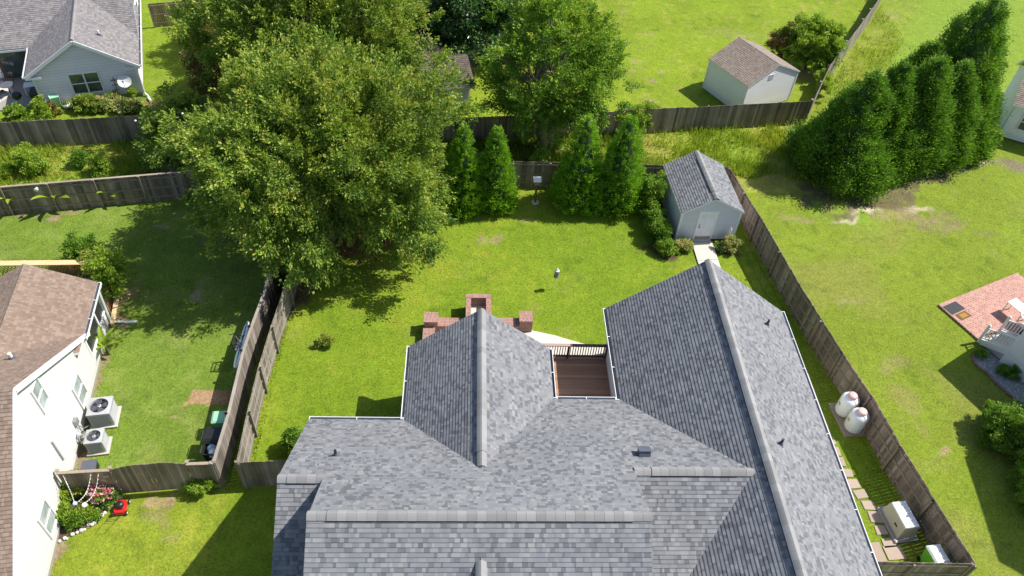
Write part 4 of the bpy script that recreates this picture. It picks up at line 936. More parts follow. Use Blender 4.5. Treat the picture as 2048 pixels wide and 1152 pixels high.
for ri in range(4):
    r0, r1 = ri*.1, (ri+1)*.1
    for j in range(20):
        a0, a1 = 2*math.pi*j/20, 2*math.pi*(j+1)/20; f = lambda r, a: c+u*math.cos(a)*r*1.1+w*math.sin(a)*r+nrm*(r*r*.5)
        if ri == 0: mb.poly([f(0,0), f(r1,a0), f(r1,a1)], .5)
        else: mb.poly([f(r0,a0), f(r1,a0), f(r1,a1), f(r0,a1)], .5)
mb.build('reflector', M['siding_white'], t)
mb = MB(); mb.tube([(.05,.1,0),(.05,.1,1.2),c-nrm*.02],.025,8); mb.build('mast', M['metal'], t); mb = MB(); mb.tube([c+w*.36,c+nrm*.45+w*.1],.015,6); mb.bar(c+nrm*.42+w*.1,c+nrm*.52+w*.08,.08,.08); mb.build('receiver_arm', M['gut_in'], t)
t = thing('wooden_trellis', 'small ladder shaped wooden trellis leaning by the flower bed', 'trellis', at(TLH,4.55,-.3), R(17))
mb = MB(); mb.bar((0,0,0),(0,.12,1.6),.05,.04)
for k in range(4): mb.bar((-.2,.02+.03*k,.45+.32*k),(.2,.02+.03*k,.45+.32*k),.03,.06)
mb.build('slats', M['fence_grey'], t)
t = thing('lawn_chair', 'folded green and white lawn chair near the corner of the grey siding', 'chair', at(TLH,.75,-.25), R(30)); mb = MB()
mb.poly([(-.25,0,.05),(.25,0,.05),(.3,-.12,.75),(-.2,-.12,.75)]); mb.poly([(-.2,-.12,.75),(.3,-.12,.75),(.25,.22,.9),(-.25,.22,.9)]); mb.build('fabric', M['palegreen'], t)
mb = MB(); mb.tube([(-.26,.0,0),(-.21,-.13,.76),(-.26,.22,.91)],.015,6); mb.tube([(.26,.0,0),(.31,-.13,.76),(.26,.22,.91)],.015,6); mb.build('frame', M['white'], t)
t = thing('sack', 'white crumpled sack on the grass by the grey siding', 'sack', at(TLH,1.35,-.35)); mb = MB(); mb.lathe((0,0,0),[(.24,0),(.3,.1),(.24,.22),(.1,.3),(.02,.31)],9); mb.build('bag', M['tankwhite'], t, smooth=True)
t = thing('plant_pot', 'terracotta bowl of dry plants under the double window', 'pot', at(TLH,2.25,-.5)); mb = MB(); mb.lathe((0,0,0),[(.15,0),(.24,.22),(.22,.22),(.18,.16),(.02,.16)],16); mb.build('bowl', M['terracotta'], t)
t = thing('watering_can', 'small teal box at the edge of the top left flower bed', 'planter', P(245,227)); mb = MB(); mb.bx(-.11,.11,-.11,.11,0,.4); mb.build('body', M['sky_blue'], t, bevel=.01)
mb = MB(); mb.lathe((0,0,.4),[(.08,0),(.1,.05)],8); mb.build('rim', M['palegreen'], t)

# ------------------------------------------------------------------ buildings beyond the trees
def gable_house(name, label, cat, loc, rz, Lx, Wy, ze, zr, wallm, roofm, ov=.3, lap=.16):
    t = thing(name, label, cat, loc, rz); wl = MB(); s_ = (zr-ze)/(Wy/2+ov)
    g_ = [(0,0),(Wy,0),(Wy,ze-.3),(Wy/2,ze-.3+s_*Wy/2),(0,ze-.3)]
    siding(wl,(0,0,.1),(1,0),[(0,0),(Lx,0),(Lx,ze-.15),(0,ze-.15)],lap); siding(wl,(Lx,0,.1),(0,1),g_,lap); siding(wl,(Lx,Wy,.1),(-1,0),[(0,0),(Lx,0),(Lx,ze-.15),(0,ze-.15)],lap); siding(wl,(0,Wy,.1),(0,-1),g_,lap)
    wl.build('wall', wallm, t); rf = MB()
    roof_plane(rf,[(-ov,-ov,ze),(Lx+ov,-ov,ze),(Lx+ov,Wy/2,zr),(-ov,Wy/2,zr)],.12); roof_plane(rf,[(-ov,Wy+ov,ze),(Lx+ov,Wy+ov,ze),(Lx+ov,Wy/2,zr),(-ov,Wy/2,zr)],.12)
    rf.build('roof', [roofm, M['white']], t); return t
t = gable_house('brown_roofed_shed', 'pale shed with dark brown roof half hidden behind the big tree', 'shed', (-6.3, 42.7+.9, 0), R(15), 6.6, 3.9, 2.25, 3.35, M['siding_pale'], M['shingle_dark'])
t = thing('garden_gazebo', 'small gazebo with a pointed brown roof behind the brown roofed shed', 'gazebo', (-2.7, 48.4, 0), R(15)); rf = MB(); g = 1.35
for a, b in (((-g,-g),(g,-g)),((g,-g),(g,g)),((g,g),(-g,g)),((-g,g),(-g,-g))): rf.poly([(*a,2.4),(*b,2.4),(0,0,3.5)])
rf.poly([(-g,g,2.38),(g,g,2.38),(g,-g,2.38),(-g,-g,2.38)]); rf.build('roof', M['shingle_brown'], t)
for sx in (-1,1):
    for sy in (-1,1): mb = MB(); mb.bx(sx*1.2-.06,sx*1.2+.06,sy*1.2-.06,sy*1.2+.06,0,2.4); mb.build('post', M['deckwood'], t)
t = gable_house('distant_house', 'pale house with grey roof glimpsed above and through the big tree', 'house', (-16.5, 51.5, 0), R(5), 12.3, 8, 2.7, 4.9, M['siding_pale'], M['shingle_taupe']); window(t, (5,-.03,1.4),(0,-1),1.6,1.3,2); window(t, (10.5,-.03,1.4),(0,-1),1.0,1.3,1)
window(t, (1.7,-.03,1.4),(0,-1),1.2,1.3,1)
RH = gable_house('tan_roofed_house', 'white sided house with tan roof at the right edge behind the tall cypresses', 'house', (37.2, 44.75, 0), R(-29), 9, 6.0, 2.62, 4.7, M['siding_white'], M['shingle_tan'], ov=.25)
qq = PL(RH, 2030, 232, 1.5); window(RH, (1.25,-.03,1.55), (0,-1), .95, 1.2, 1)
# lower right house
LR = thing('steps_house', 'white house with railed steps at the lower right edge beside the brick patio', 'house', (27.4, 24.3, 0), R(24.3))
wl = MB(); siding(wl,(0,0,.8),(0,-1),[(0,0),(12,0),(12,3.2),(0,3.2)],.14); siding(wl,(9,0,.8),(-1,0),[(0,0),(9,0),(9,3.2),(0,3.2)],.14); wl.build('wall', M['siding_pale'], LR)
mb = MB(); mb.bx(.02,9,-12,-.02,-.1,.8); mb.bx(-.03,.02,-12,.02,0,.78); mb.build('foundation', M['tankwhite'], LR)
rf = MB(); roof_plane(rf,[(-.3,.3,4.1),(-.3,-12,4.1),(4.5,-12,6.6),(4.5,.3,6.6)]); roof_plane(rf,[(9.3,.3,4.1),(9.3,-12,4.1),(4.5,-12,6.6),(4.5,.3,6.6)])
roof_plane(rf,[(-1.2,-4.3,6.6),(10,-4.3,6.6),(10,-9,10.1),(-1.2,-9,10.1)]); roof_plane(rf,[(-1.2,-13.7,6.6),(10,-13.7,6.6),(10,-9,10.1),(-1.2,-9,10.1)]); rf.build('roof', [M['shingle_tan'], M['white']], LR)
wl = MB(); siding(wl,(-1,-4.6,.1),(0,-1),[(0,0),(8.8,0),(8.8,6.3),(4.4,9.7),(0,6.3)],.16); siding(wl,(9.8,-4.6,.1),(-1,0),[(0,0),(10.8,0),(10.8,6.3),(0,6.3)],.16); wl.build('upper_wall', M['siding_white'], LR)
mb = MB(); mb.bx(2.0,2.95,.0,.05,.85,2.9); mb.build('door', M['black'], LR)
# steps and railings
for k in range(4): mb = MB(); mb.bx(.12,1.5,.02+k*.32 if k else .02,.34+k*.32,0,.78-.19*k); mb.build('step', M['concrete'] if k else M['concrete'], LR)
for x in (.04, 1.55):
    mb = MB(); za0, zb0 = .28, .93
    mb.bar((x,1.35,za0-.18),(x,0,zb0-.2),.06,.34); mb.bar((x,1.35,za0+.1),(x,0,zb0+.1),.05,.06); mb.bar((x,1.35,za0+.78),(x,0,zb0+.82),.07,.07)
    for k in range(8): y = 1.22-k*.15; z = za0+(1.35-y)*.48; mb.bar((x,y,z+.1),(x,y,z+.78),.045,.045)
    ro = mb.build('railing', M['white'], LR)
    for y, z0, z1 in ((1.4,0,1.22),(.0,.6,1.85)):
        mb = MB(); mb.bx(x-.065,x+.065,y-.065,y+.065,z0,z1); mb.lathe((x,y,z1),[(.08,0),(.09,.04),(.05,.1),(.01,.12)],12); mb.build('post', M['white'], ro)
# brick patio
PT = MB(); x0, x1, y0, y1 = .1, 6.5, .95, 4.2
PT.box(((x0+x1)/2,(y0+y1)/2,.04),(x1-x0,y1-y0,.1),r=.5); PT.v=[tuple(Vector(lw(LR,*v[:2],v[2]))) for v in PT.v]
PT.uv = [[(to_local(LR,PT.v[i]).x, to_local(LR,PT.v[i]).y) for i in f] for f in PT.f]
tag(PT.build('brick_patio', M['patio']), kind='structure')
eb = MB()
for (xa,xb,ya,yb) in ((x0,x1,y1-.2,y1+.0),(x0-.0,x0+.2,y0,y1-.205),): eb.box(((xa+xb)/2,(ya+yb)/2,.093),(xb-xa,yb-ya,.008),r=.5)
ev = [Vector(v) for v in eb.v]; eb.uv = [[(ev[i].y, ev[i].x) if abs(sum(ev[j].y for j in f)/4-(y1-.1))<.02 else (ev[i].x, ev[i].y) for i in f] for f in eb.f]
eb.v=[tuple(Vector(lw(LR,*v[:2],v[2]))) for v in eb.v]; tag(eb.build('patio_border', M['patio']), kind='structure')
def mat_on(px4, z, name, lab, m, inner=None):
    pts = [P(*q, z) for q in px4]; c = sum(pts, Vector())/4; t = thing(name, lab, 'mat', c); mb = MB(); pts = [p-c for p in pts]
    mb.poly(pts[::-1]); lo = [p-Vector((0,0,.012)) for p in pts]
    for i in range(4): mb.poly([pts[i],pts[(i+1)%4],lo[(i+1)%4],lo[i]])
    mb.build('mat_base', m, t)
    if inner: q = [p*.6+Vector((0,0,.003)) for p in pts]; b = MB(); b.poly(q[::-1]); b.build('mat_centre', inner, t)
Z6 = lambda x, y: (1860+x*.1388, 560+y*.1388)
mat_on([Z6(185,385),Z6(365,305),Z6(510,410),Z6(325,500)], .115, 'rubber_mat', 'large black mat on the corner of the brick patio', M['rubber'])
mat_on([Z6(365,500),Z6(500,440),Z6(605,515),Z6(465,580)], .115, 'door_mat', 'small brown mat with ochre centre on the brick patio', M['coir'], M['coir_light'])
t = thing('serving_table', 'white rectangular table at the right edge of the brick patio', 'table', P(2024,632,.1), R(24.3)); mb = MB(); mb.bx(-.35,.35,-.5,.5,.76,.8); mb.build('tabletop', M['white'], t)
for sx in (-1,1):
    for sy in (-1,1): mb = MB(); mb.bx(sx*.3-.025,sx*.3+.025,sy*.45-.025,sy*.45+.025,0,.76); mb.build('leg', M['white'], t)
t = thing('glass_table', 'round glass patio table with pale rim behind the steps railing', 'table', P(2052,655,.1)); mb = MB(); mb.lathe((0,0,.75),[(.58,0),(.62,.03),(.58,.035)],26); mb.build('rim', M['tankwhite'], t); mb = MB(); mb.lathe((0,0,.79),[(.52,0),(.52,.004)],26); mb.build('tabletop', M['glass'], t)
mb = MB(); mb.tube([(0,0,0),(0,0,.75)],.05,8); mb.lathe((0,0,0),[(.3,0),(.3,.04)],14); mb.build('pedestal', M['tankwhite'], t)
# gravel bed
gb = MB(); loop = []
for k in range(9): a = math.pi/2+k*math.pi/8*.9; loop.append((-.55+math.cos(a)*.85*.9, .15+math.sin(a)*.75))
loop = [(.0,.9)]+loop[:7]+[(-1.35,-1.0),(-1.25,-2.5),(-1.2,-9),(-.0,-9)]
gb.poly([Vector(lw(LR,*q,.02)) for q in loop]); tag(gb.build('gravel_bed', M['gravel']), kind='structure')
N = 2600; gx_ = RNG.uniform(-1.3,-.04,N); gy_ = RNG.uniform(-8,.75,N); ok = ~((gy_>.1)&(gx_<-1.0)); gx_, gy_ = gx_[ok], gy_[ok]; N = len(gx_)
ca, sa_ = math.cos(R(24.3)), math.sin(R(24.3)); C_ = np.stack([27.4+gx_*ca-gy_*sa_, 24.3+gx_*sa_+gy_*ca, np.full(N,.045)],1); a = RNG.uniform(0,6.28,N); s_ = RNG.uniform(.02,.055,N)
V = np.stack([C_+np.stack([np.cos(a+k*1.57)*s_, np.sin(a+k*1.57)*s_, RNG.uniform(-.012,.03,N)],1) for k in range(4)],1)
tag(quads_mesh('gravel_stones', V, RNG.random(N), plain('loose_pale_stones',(.42,.41,.40),.8,.2,9,rv=.5)), kind='stuff')
ed = MB()
pts = [Vector(lw(LR,q[0]-.06,q[1]+.03,0)) for q in loop[1:-1]]
for a, b in zip(pts[:-1], pts[1:]):
    n = max(1,int((b-a).length/.22))
    for i in range(n): q0 = a+(b-a)*i/n; q1 = a+(b-a)*(i+.93)/n; ed.bar(q0+Vector((0,0,.04)), q1+Vector((0,0,.04)), .11, .09)
tag(ed.build('brick_edging', M['brickred']), 'low red brick edging curving round the gravel bed beside the steps', 'edging')

# ------------------------------------------------------------------ things in the side yards
def tank(px, py, label):
    c = P(px, py, 1.42); t = thing('propane_tank', label, 'propane tank', (c.x, c.y, .05), 0, 'white propane tanks on the side yard pad'); r = .42
    mb = MB(); mb.lathe((0,0,0),[(.26,0),(.26,.06),(.3,.08),(.36,.12),(r,.24),(r,1.02),(r*.96,1.12),(r*.8,1.22),(r*.5,1.29),(.12,1.31)],28); mb.build('vessel', M['tankwhite'], t, smooth=True)
    mb = MB(); mb.lathe((0,0,1.24),[(.22,0),(.22,.14),(.19,.19),(.10,.215),(.01,.22)],20); mb.build('dome', M['tankcap'], t, smooth=True)
    mb = MB()
    for k in range(4): mb.bx(-.41,-.4,-.12,-.12+.24,.72+k*.035,.735+k*.035) if False else mb.bar((-.424,-.10,.72+k*.04),(-.424,.08,.72+k*.04),.004,.014)
    mb.build('data_lines', M['deckwood'], t)
    mb = MB(); mb.tube([(.0,-.2,1.3),(.1,-.38,1.2),(.25,-.43,.6),(.3,-.45,0)],.012,6); mb.build('gas_line', M['railcap'], t); return t
tank(1706,791,'white propane tank with faded pink dome, the one nearer the top of the photo'); tank(1725,823,'white propane tank with faded pink dome, the one nearer the bottom of the photo')
pp = [P(1657,806,.05), P(1690,873,.05), P(1731,870,.05), P(1704,803,.05)]
mb = MB(); mb.poly(pp); 
for i in range(4): mb.poly([pp[i],pp[i]-Vector((0,0,.1)),pp[(i+1)%4]-Vector((0,0,.1)),pp[(i+1)%4]])
tag(mb.build('tank_pad', M['paver']), kind='structure')
c = P(1812,1028,.85); GA = math.radians(97)
t = thing('standby_generator', 'beige metal standby generator with white lid on a pad beside the stepping stones', 'generator', (c.x-.02, c.y, 0), GA-math.pi/2)
mb = MB(); mb.bx(-.56,.5,-.85,.82,0,.1); mb.build('pad', M['concrete_grey'], t, bevel=.02)
bd = MB(); lo = [(-.40,-.68),(.4,-.68),(.4,.68),(-.4,.68)]; hi = [(-.31,-.6),(.34,-.6),(.34,.6),(-.31,.6)]
for i in range(4): j = (i+1)%4; bd.poly([(*lo[i],.1),(*lo[j],.1),(*hi[j],.78),(*hi[i],.78)])
bd.build('housing', M['beige'], t)
bd = MB(); top = [(x*.93,y*.97) for x,y in hi]
for i in range(4): j = (i+1)%4; bd.poly([(*hi[i],.78),(*hi[j],.78),(*top[j],.84),(*top[i],.84)],.5)
bd.poly([(*q,.84) for q in top],.5); bd.build('lid', M['tankwhite'], t)
bd = MB(); bd.bx(-.375,-.36,-.3,-.12,.38,.46); bd.build('badge', M['black'], t)
for x,y in ((-.5,-.78),(-.5,.76),(.44,.76)): bd = MB(); bd.lathe((x,y,.1),[(.035,0),(.03,.03)],8); bd.build('anchor', M['white'], t)
# stepping stones
Z8 = lambda x, y: (1536+x/4, 864+y/4)
stones = [((505,70),.36,.4),((540,155),.38,.45),((580,238),.4,.45),((630,328),.5,.42),((685,413),.5,.42),((743,500),.5,.42),((808,588),.55,.42),((868,678),.6,.5),((905,785),.5,.45),((972,886),.62,.42),((884,972),.42,.95),((1012,966),.75,.6)]
r0 = None
for i, (q, a_, b_) in enumerate(stones):
    c = P(*Z8(*q)); pos = 'square tan stepping stone %s'
    labs = ['tan stepping stone farthest up the side path, half under the gutter','tan stepping stone second from the top of the side path','tan stepping stone third from the top of the side path','tan stepping stone fourth from the top of the side path','tan stepping stone fifth from the top of the side path','tan stepping stone sixth from the top of the side path','tan stepping stone just above the generator shadow','shaded stepping stone beside the upper half of the generator','shaded stepping stone beside the lower half of the generator','tan stepping stone just below the generator pad','long narrow stepping stone against the gutter near the bottom fence','widest tan stepping stone beside the bottom fence']
    mb = MB(); n = 10; rr = random.Random(i); outl = []
    for sx, sy in ((-1,-1),(1,-1),(1,1),(-1,1)): outl.append((sx*a_/2+rr.uniform(-.03,.03), sy*b_/2+rr.uniform(-.03,.03), .02))
    mb.poly(outl); 
    for k in range(4): p, q2 = outl[k], outl[(k+1)%4]; mb.poly([p,(p[0],p[1],-.05),(q2[0],q2[1],-.05),q2])
    o = mb.build('stepping_stone', M['paver']); o.location = c; o.rotation_euler[2] = rr.uniform(-.1,.1)+.05; tag(o, labs[i], 'stepping stone', 'stepping stones in the right side yard')
def wheelie(loc, rz, label, body, lid, h=1.02, w=.58, d=.7, open_=False, group=None):
    t = thing('trash_bin', label, 'bin', loc, rz, group); mb = MB()
    lo = [(-w*.38,-d*.36),(w*.38,-d*.36),(w*.38,d*.36),(-w*.38,d*.36)]; hi = [(-w/2,-d/2),(w/2,-d/2),(w/2,d/2),(-w/2,d/2)]
    for i in range(4): j = (i+1)%4; mb.poly([(*lo[i],.06),(*lo[j],.06),(*hi[j],h),(*hi[i],h)],.5)
    mb.poly([(*q,.06) for q in lo[::-1]],.5)
    if open_: mb.poly([(q[0]*.93,q[1]*.93,h-.35) for q in hi],.5)
    mb.build('body', body, t)
    rm = MB()
    for a, b in zip(hi, hi[1:]+hi[:1]): rm.bar((*a,h-.02),(*b,h-.02),.05,.05)
    rm.build('rim', body, t)
    if not open_:
        lm = MB(); q1 = [(x*1.05,y*1.05,h+.01) for x,y in hi]; q2 = [(x*.82,y*.82,h+.07) for x,y in hi]; lm.poly(q2,.5)
        for i in range(4): j = (i+1)%4; lm.poly([q1[i],q1[j],q2[j],q2[i]],.5)
        lm.build('lid', lid, t)
    hm = MB(); hm.tube([(-w*.35,d/2+.02,h-.06),(-w*.35,d/2+.1,h-.04),(w*.35,d/2+.1,h-.04),(w*.35,d/2+.02,h-.06)],.016,6); hm.build('handle', M['black'], t)
    for s in (-1,1): wm_ = MB(); wm_.tube([(s*w*.36,d*.4,.1),(s*w*.44,d*.4,.1)],.1,12); wm_.build('wheel', M['black'], t)
    return t
b = P(441,833,1.05); wheelie((b.x,b.y,0), R(95), 'bin with a pale green lid standing against the capped fence', M['palegreen'], M['palegreen'], group='bins along the capped fence')
b = P(430,869,1.0); wheelie((b.x,b.y,0), R(92), 'dark bin with black lid and green rim, middle one of the fence bins', M['darkgreen'], M['black'], w=.66, d=.85, group='bins along the capped fence')
b = P(424,898,1.0); t3 = wheelie((b.x,b.y,0), R(90), 'open black bin stuffed with pale bags at the corner of the capped fence', M['black'], M['black'], open_=True, w=.55, group='bins along the capped fence')
for (dx, dy, m_, nm) in ((-.06,.1,'sky_blue','pale blue'),(.05,-.12,'tankwhite','white')):
    t = thing('rubbish_bag', nm+' rubbish bag stuffed in the open black bin', 'bag', (b.x+dx,b.y+dy,.68)); mb = MB(); mb.lathe((0,0,0),[(.1,0),(.2,.12),(.18,.28),(.08,.36),(.02,.4)],9); mb.build('bag', M[m_], t, smooth=True)
b = P(1877,1108,1.05); wheelie((b.x,b.y,0), R(8), 'lime green wheeled bin with white lid in the lower right fence corner', M['green'], M['tankwhite'], w=.6, d=.75)
# kayak / board leaning on the fence
KA = P(472,737,1.35); KB = P(497,643,1.4)
t = thing('paddle_board', 'long blue and white board leaning upright along the capped fence', 'paddle board', (KA.x,KA.y,0))
mb = MB(); n = 14; d = (KB-KA); Lk = d.length; d /= Lk
for s_i, mm in ((0,0),(1,1)):
    for i in range(n):
        f0, f1 = i/n, (i+1)/n; w0, w1 = [.36*math.sqrt(max(0,1-abs(2*f-1)**2.6)) for f in (f0,f1)]
        for f, w in (): pass
        q = []
        for f, w in ((f0,w0),(f1,w1)):
            base = KA-Vector((KA.x,KA.y,0))+d*Lk*f; q.append((base, w))
        tx = Vector((.62,0,.78)); off = Vector((-.05,0,.04))*s_i
        (b0,w0),(b1,w1) = q
        if s_i == 0: mb.poly([b0-tx*w0, b1-tx*w1, b1+tx*w1, b0+tx*w0], .5, 0)
        else:
            mb.poly([b0-tx*w0+off, b1-tx*w1+off, b1-tx*w1*.25+off, b0-tx*w0*.25+off], .5, 0); mb.poly([b0-tx*w0*.25+off, b1-tx*w1*.25+off, b1+tx*w1*.35+off, b0+tx*w0*.35+off], .5, 1); mb.poly([b0+tx*w0*.35+off, b1+tx*w1*.35+off, b1+tx*w1+off, b0+tx*w0+off], .5, 0)
            mb.poly([b0+tx*w0+off, b1+tx*w1+off, b1+tx*w1, b0+tx*w0], .5, 0); mb.poly([b0-tx*w0+off, b1-tx*w1+off, b1-tx*w1, b0-tx*w0], .5, 1)
mb.build('hull', [M['tankwhite'], M['blue']], t)
b = P(484,689,1.3); t = thing('folding_cart', 'black folding cart hung over the blue and white board', 'cart', (b.x,b.y,0)); mb = MB()
for z in (1.15,1.4,1.6): mb.tube([(-.32,-.28,z),(.28,-.28,z),(.28,.28,z),(-.32,.28,z),(-.32,-.28,z)],.022,6)
for x,y in ((-.32,-.28),(.28,-.28),(.28,.28),(-.32,.28),(-.02,-.28),(-.02,.28)): mb.tube([(x,y,1.13),(x,y,1.6)],.02,6)
mb.tube([(-.32,-.28,1.6),(.28,.28,1.15)],.02,6); mb.tube([(-.32,.28,1.6),(.28,-.28,1.15)],.02,6); mb.build('frame', M['black'], t)
mb = MB(); mb.bx(-.3,.26,-.26,.26,1.15,1.19); mb.build('basket', M['gut_in'], t)
for x in (-.3,.26): mb = MB(); mb.tube([(x,-.3,1.15),(x,-.3,0)],.02,6); mb.build('leg', M['black'], t)
# bird house post and feeder
c = P(1070,405); t = thing('bird_house', 'dark post with a small pale roofed bird house in front of the back fence', 'bird house', c)
mb = MB(); mb.lathe((0,0,0),[(.22,0),(.22,.05),(.15,.06)],18); mb.build('base', M['concrete'], t); mb = MB(); mb.bx(-.06,.06,-.06,.06,.05,1.4); mb.build('post', M['brownpaint'], t)
mb = MB(); mb.bx(-.15,.15,-.14,.14,1.4,1.68); mb.build('box', M['deckwood'], t); mb = MB(); mb.box((0,-.02,1.74),(.46,.42,.04),tilt=Matrix.Rotation(R(12),3,'X')); mb.build('roof', M['siding_pale'], t)
c = P(1107,577); t = thing('bird_feeder', 'grey tube bird feeder on a thin leaning white pole in the middle of the lawn', 'bird feeder', c)
mb = MB(); mb.tube([(0,0,0),(.06,.03,.95)],.014,8); mb.build('pole', M['tankwhite'], t); mb = MB(); mb.tube([(.06,.03,.9),(.08,.04,1.3)],.12,14); mb.build('tube', M['gloss'], t); mb = MB(); mb.tube([(.08,.04,1.3),(.082,.042,1.36),(.084,.044,1.44)],[.12,.06,.03],12); mb.build('cap', M['tankwhite'], t)
mb = MB(); mb.tube([(.055,.028,.87),(.06,.03,.9)],.15,14); mb.build('tray', M['gut_in'], t)
# flood light and small solar light on fence F1
c = P(73,377,1.75); t = thing('flood_light', 'white flood light fixed on the dark fence above the banana plants', 'light', c); mb = MB(); mb.tube([(0,.05,0),(0,-.1,-.04)],[.05,.12],12); mb.build('lamp_head', M['tankwhite'], t); mb = MB(); mb.bx(-.03,.03,.05,.12,-.12,.04); mb.build('bracket', M['metal'], t)
c = P(1969,831); t = thing('garden_stake', 'short metal stake in the grass beside the half lit shrub', 'stake', c); mb = MB(); mb.tube([(0,0,0),(-.06,.02,.4)],.012,6); mb.build('rod', M['metal'], t); mb = MB(); mb.lathe((-.06,.02,.4),[(.03,0),(.03,.05)],8); mb.build('tip', M['tankwhite'], t)

# ------------------------------------------------------------------ lawn mower
c = P(243,1018); t = thing('lawn_mower', 'red push lawn mower with black engine on the grass beside the flower bed', 'lawn mower', c, math.atan2((P(212,1066,.9)-P(243,1018)).y,(P(212,1066,.9)-P(243,1018)).x)+math.pi)
mb = MB(); prof = [(-.34,-.2),(-.2,-.27),(.2,-.27),(.36,-.2),(.4,0),(.36,.2),(.2,.27),(-.2,.27),(-.34,.2)]
for i in range(len(prof)): a, b2 = prof[i], prof[(i+1)%len(prof)]; mb.poly([(*a,.08),(*b2,.08),(b2[0]*.9,b2[1]*.9,.24),(a[0]*.9,a[1]*.9,.24)],.5)
mb.poly([(x*.9,y*.9,.24) for x,y in prof],.5); mb.build('deck', M['red'], t)
mb = MB(); mb.lathe((.04,0,.24),[(.17,0),(.18,.1),(.16,.2),(.1,.24),(.02,.25)],18); mb.bx(-.16,-.04,-.14,.1,.24,.36); mb.build('engine', M['black'], t)
for x in (-.28,.3):
    for y in (-.31,.31):
        w_ = MB(); w_.tube([(x,y-.03,.1),(x,y+.03,.1)],.1,14); wo = w_.build('wheel', M['black'], t); w_ = MB(); w_.tube([(x,y-.033,.1),(x,y+.033,.1)],.055,12); w_.build('hub', M['tankwhite'], wo)
mb = MB(); mb.tube([(-.3,-.22,.2),(-.8,-.24,.7),(-1.08,-.2,.88),(-1.12,0,.9),(-1.08,.2,.88),(-.8,.24,.7),(-.3,.22,.2)],.012,8)
for f in (.3,.62): mb.tube([(-.3-.5*f,-.225,.2+.5*f),(-.3-.5*f,.225,.2+.5*f)],.010,6)
mb.build('handle', M['black'], t); t.scale = (.86,.86,.86)
# ------------------------------------------------------------------ vegetation
def unit(a): return a/np.maximum(np.linalg.norm(a, axis=-1, keepdims=True), 1e-9)
def rand_dirs(rng, n): return unit(rng.normal(size=(n,3)))
def leaf_quads(rng, C, D, L, Wd):
    """rhombic leaves at C along D"""
    n = len(C); S_ = unit(np.cross(D, rand_dirs(rng, n))); L = np.broadcast_to(L, n)[:,None]; Wd = np.broadcast_to(Wd, n)[:,None]
    U = np.cross(S_, D); k = rng.uniform(-.12,.12,(n,1))*L
    return np.stack([C-D*L/2, C+S_*Wd/2+U*k, C+D*L/2, C-S_*Wd/2+U*k], 1)
def outline(rng, amp=.22, lobes=9):
    dd = rand_dirs(rng, lobes); ph = rng.uniform(0, 6.28, lobes); fr = rng.uniform(2, 5, lobes)
    def f(D):
        v = 0
        for i in range(lobes): v = v+np.cos(fr[i]*(D@dd[i])*2+ph[i])
        return 1+amp*v/math.sqrt(lobes)*1.2
    return f
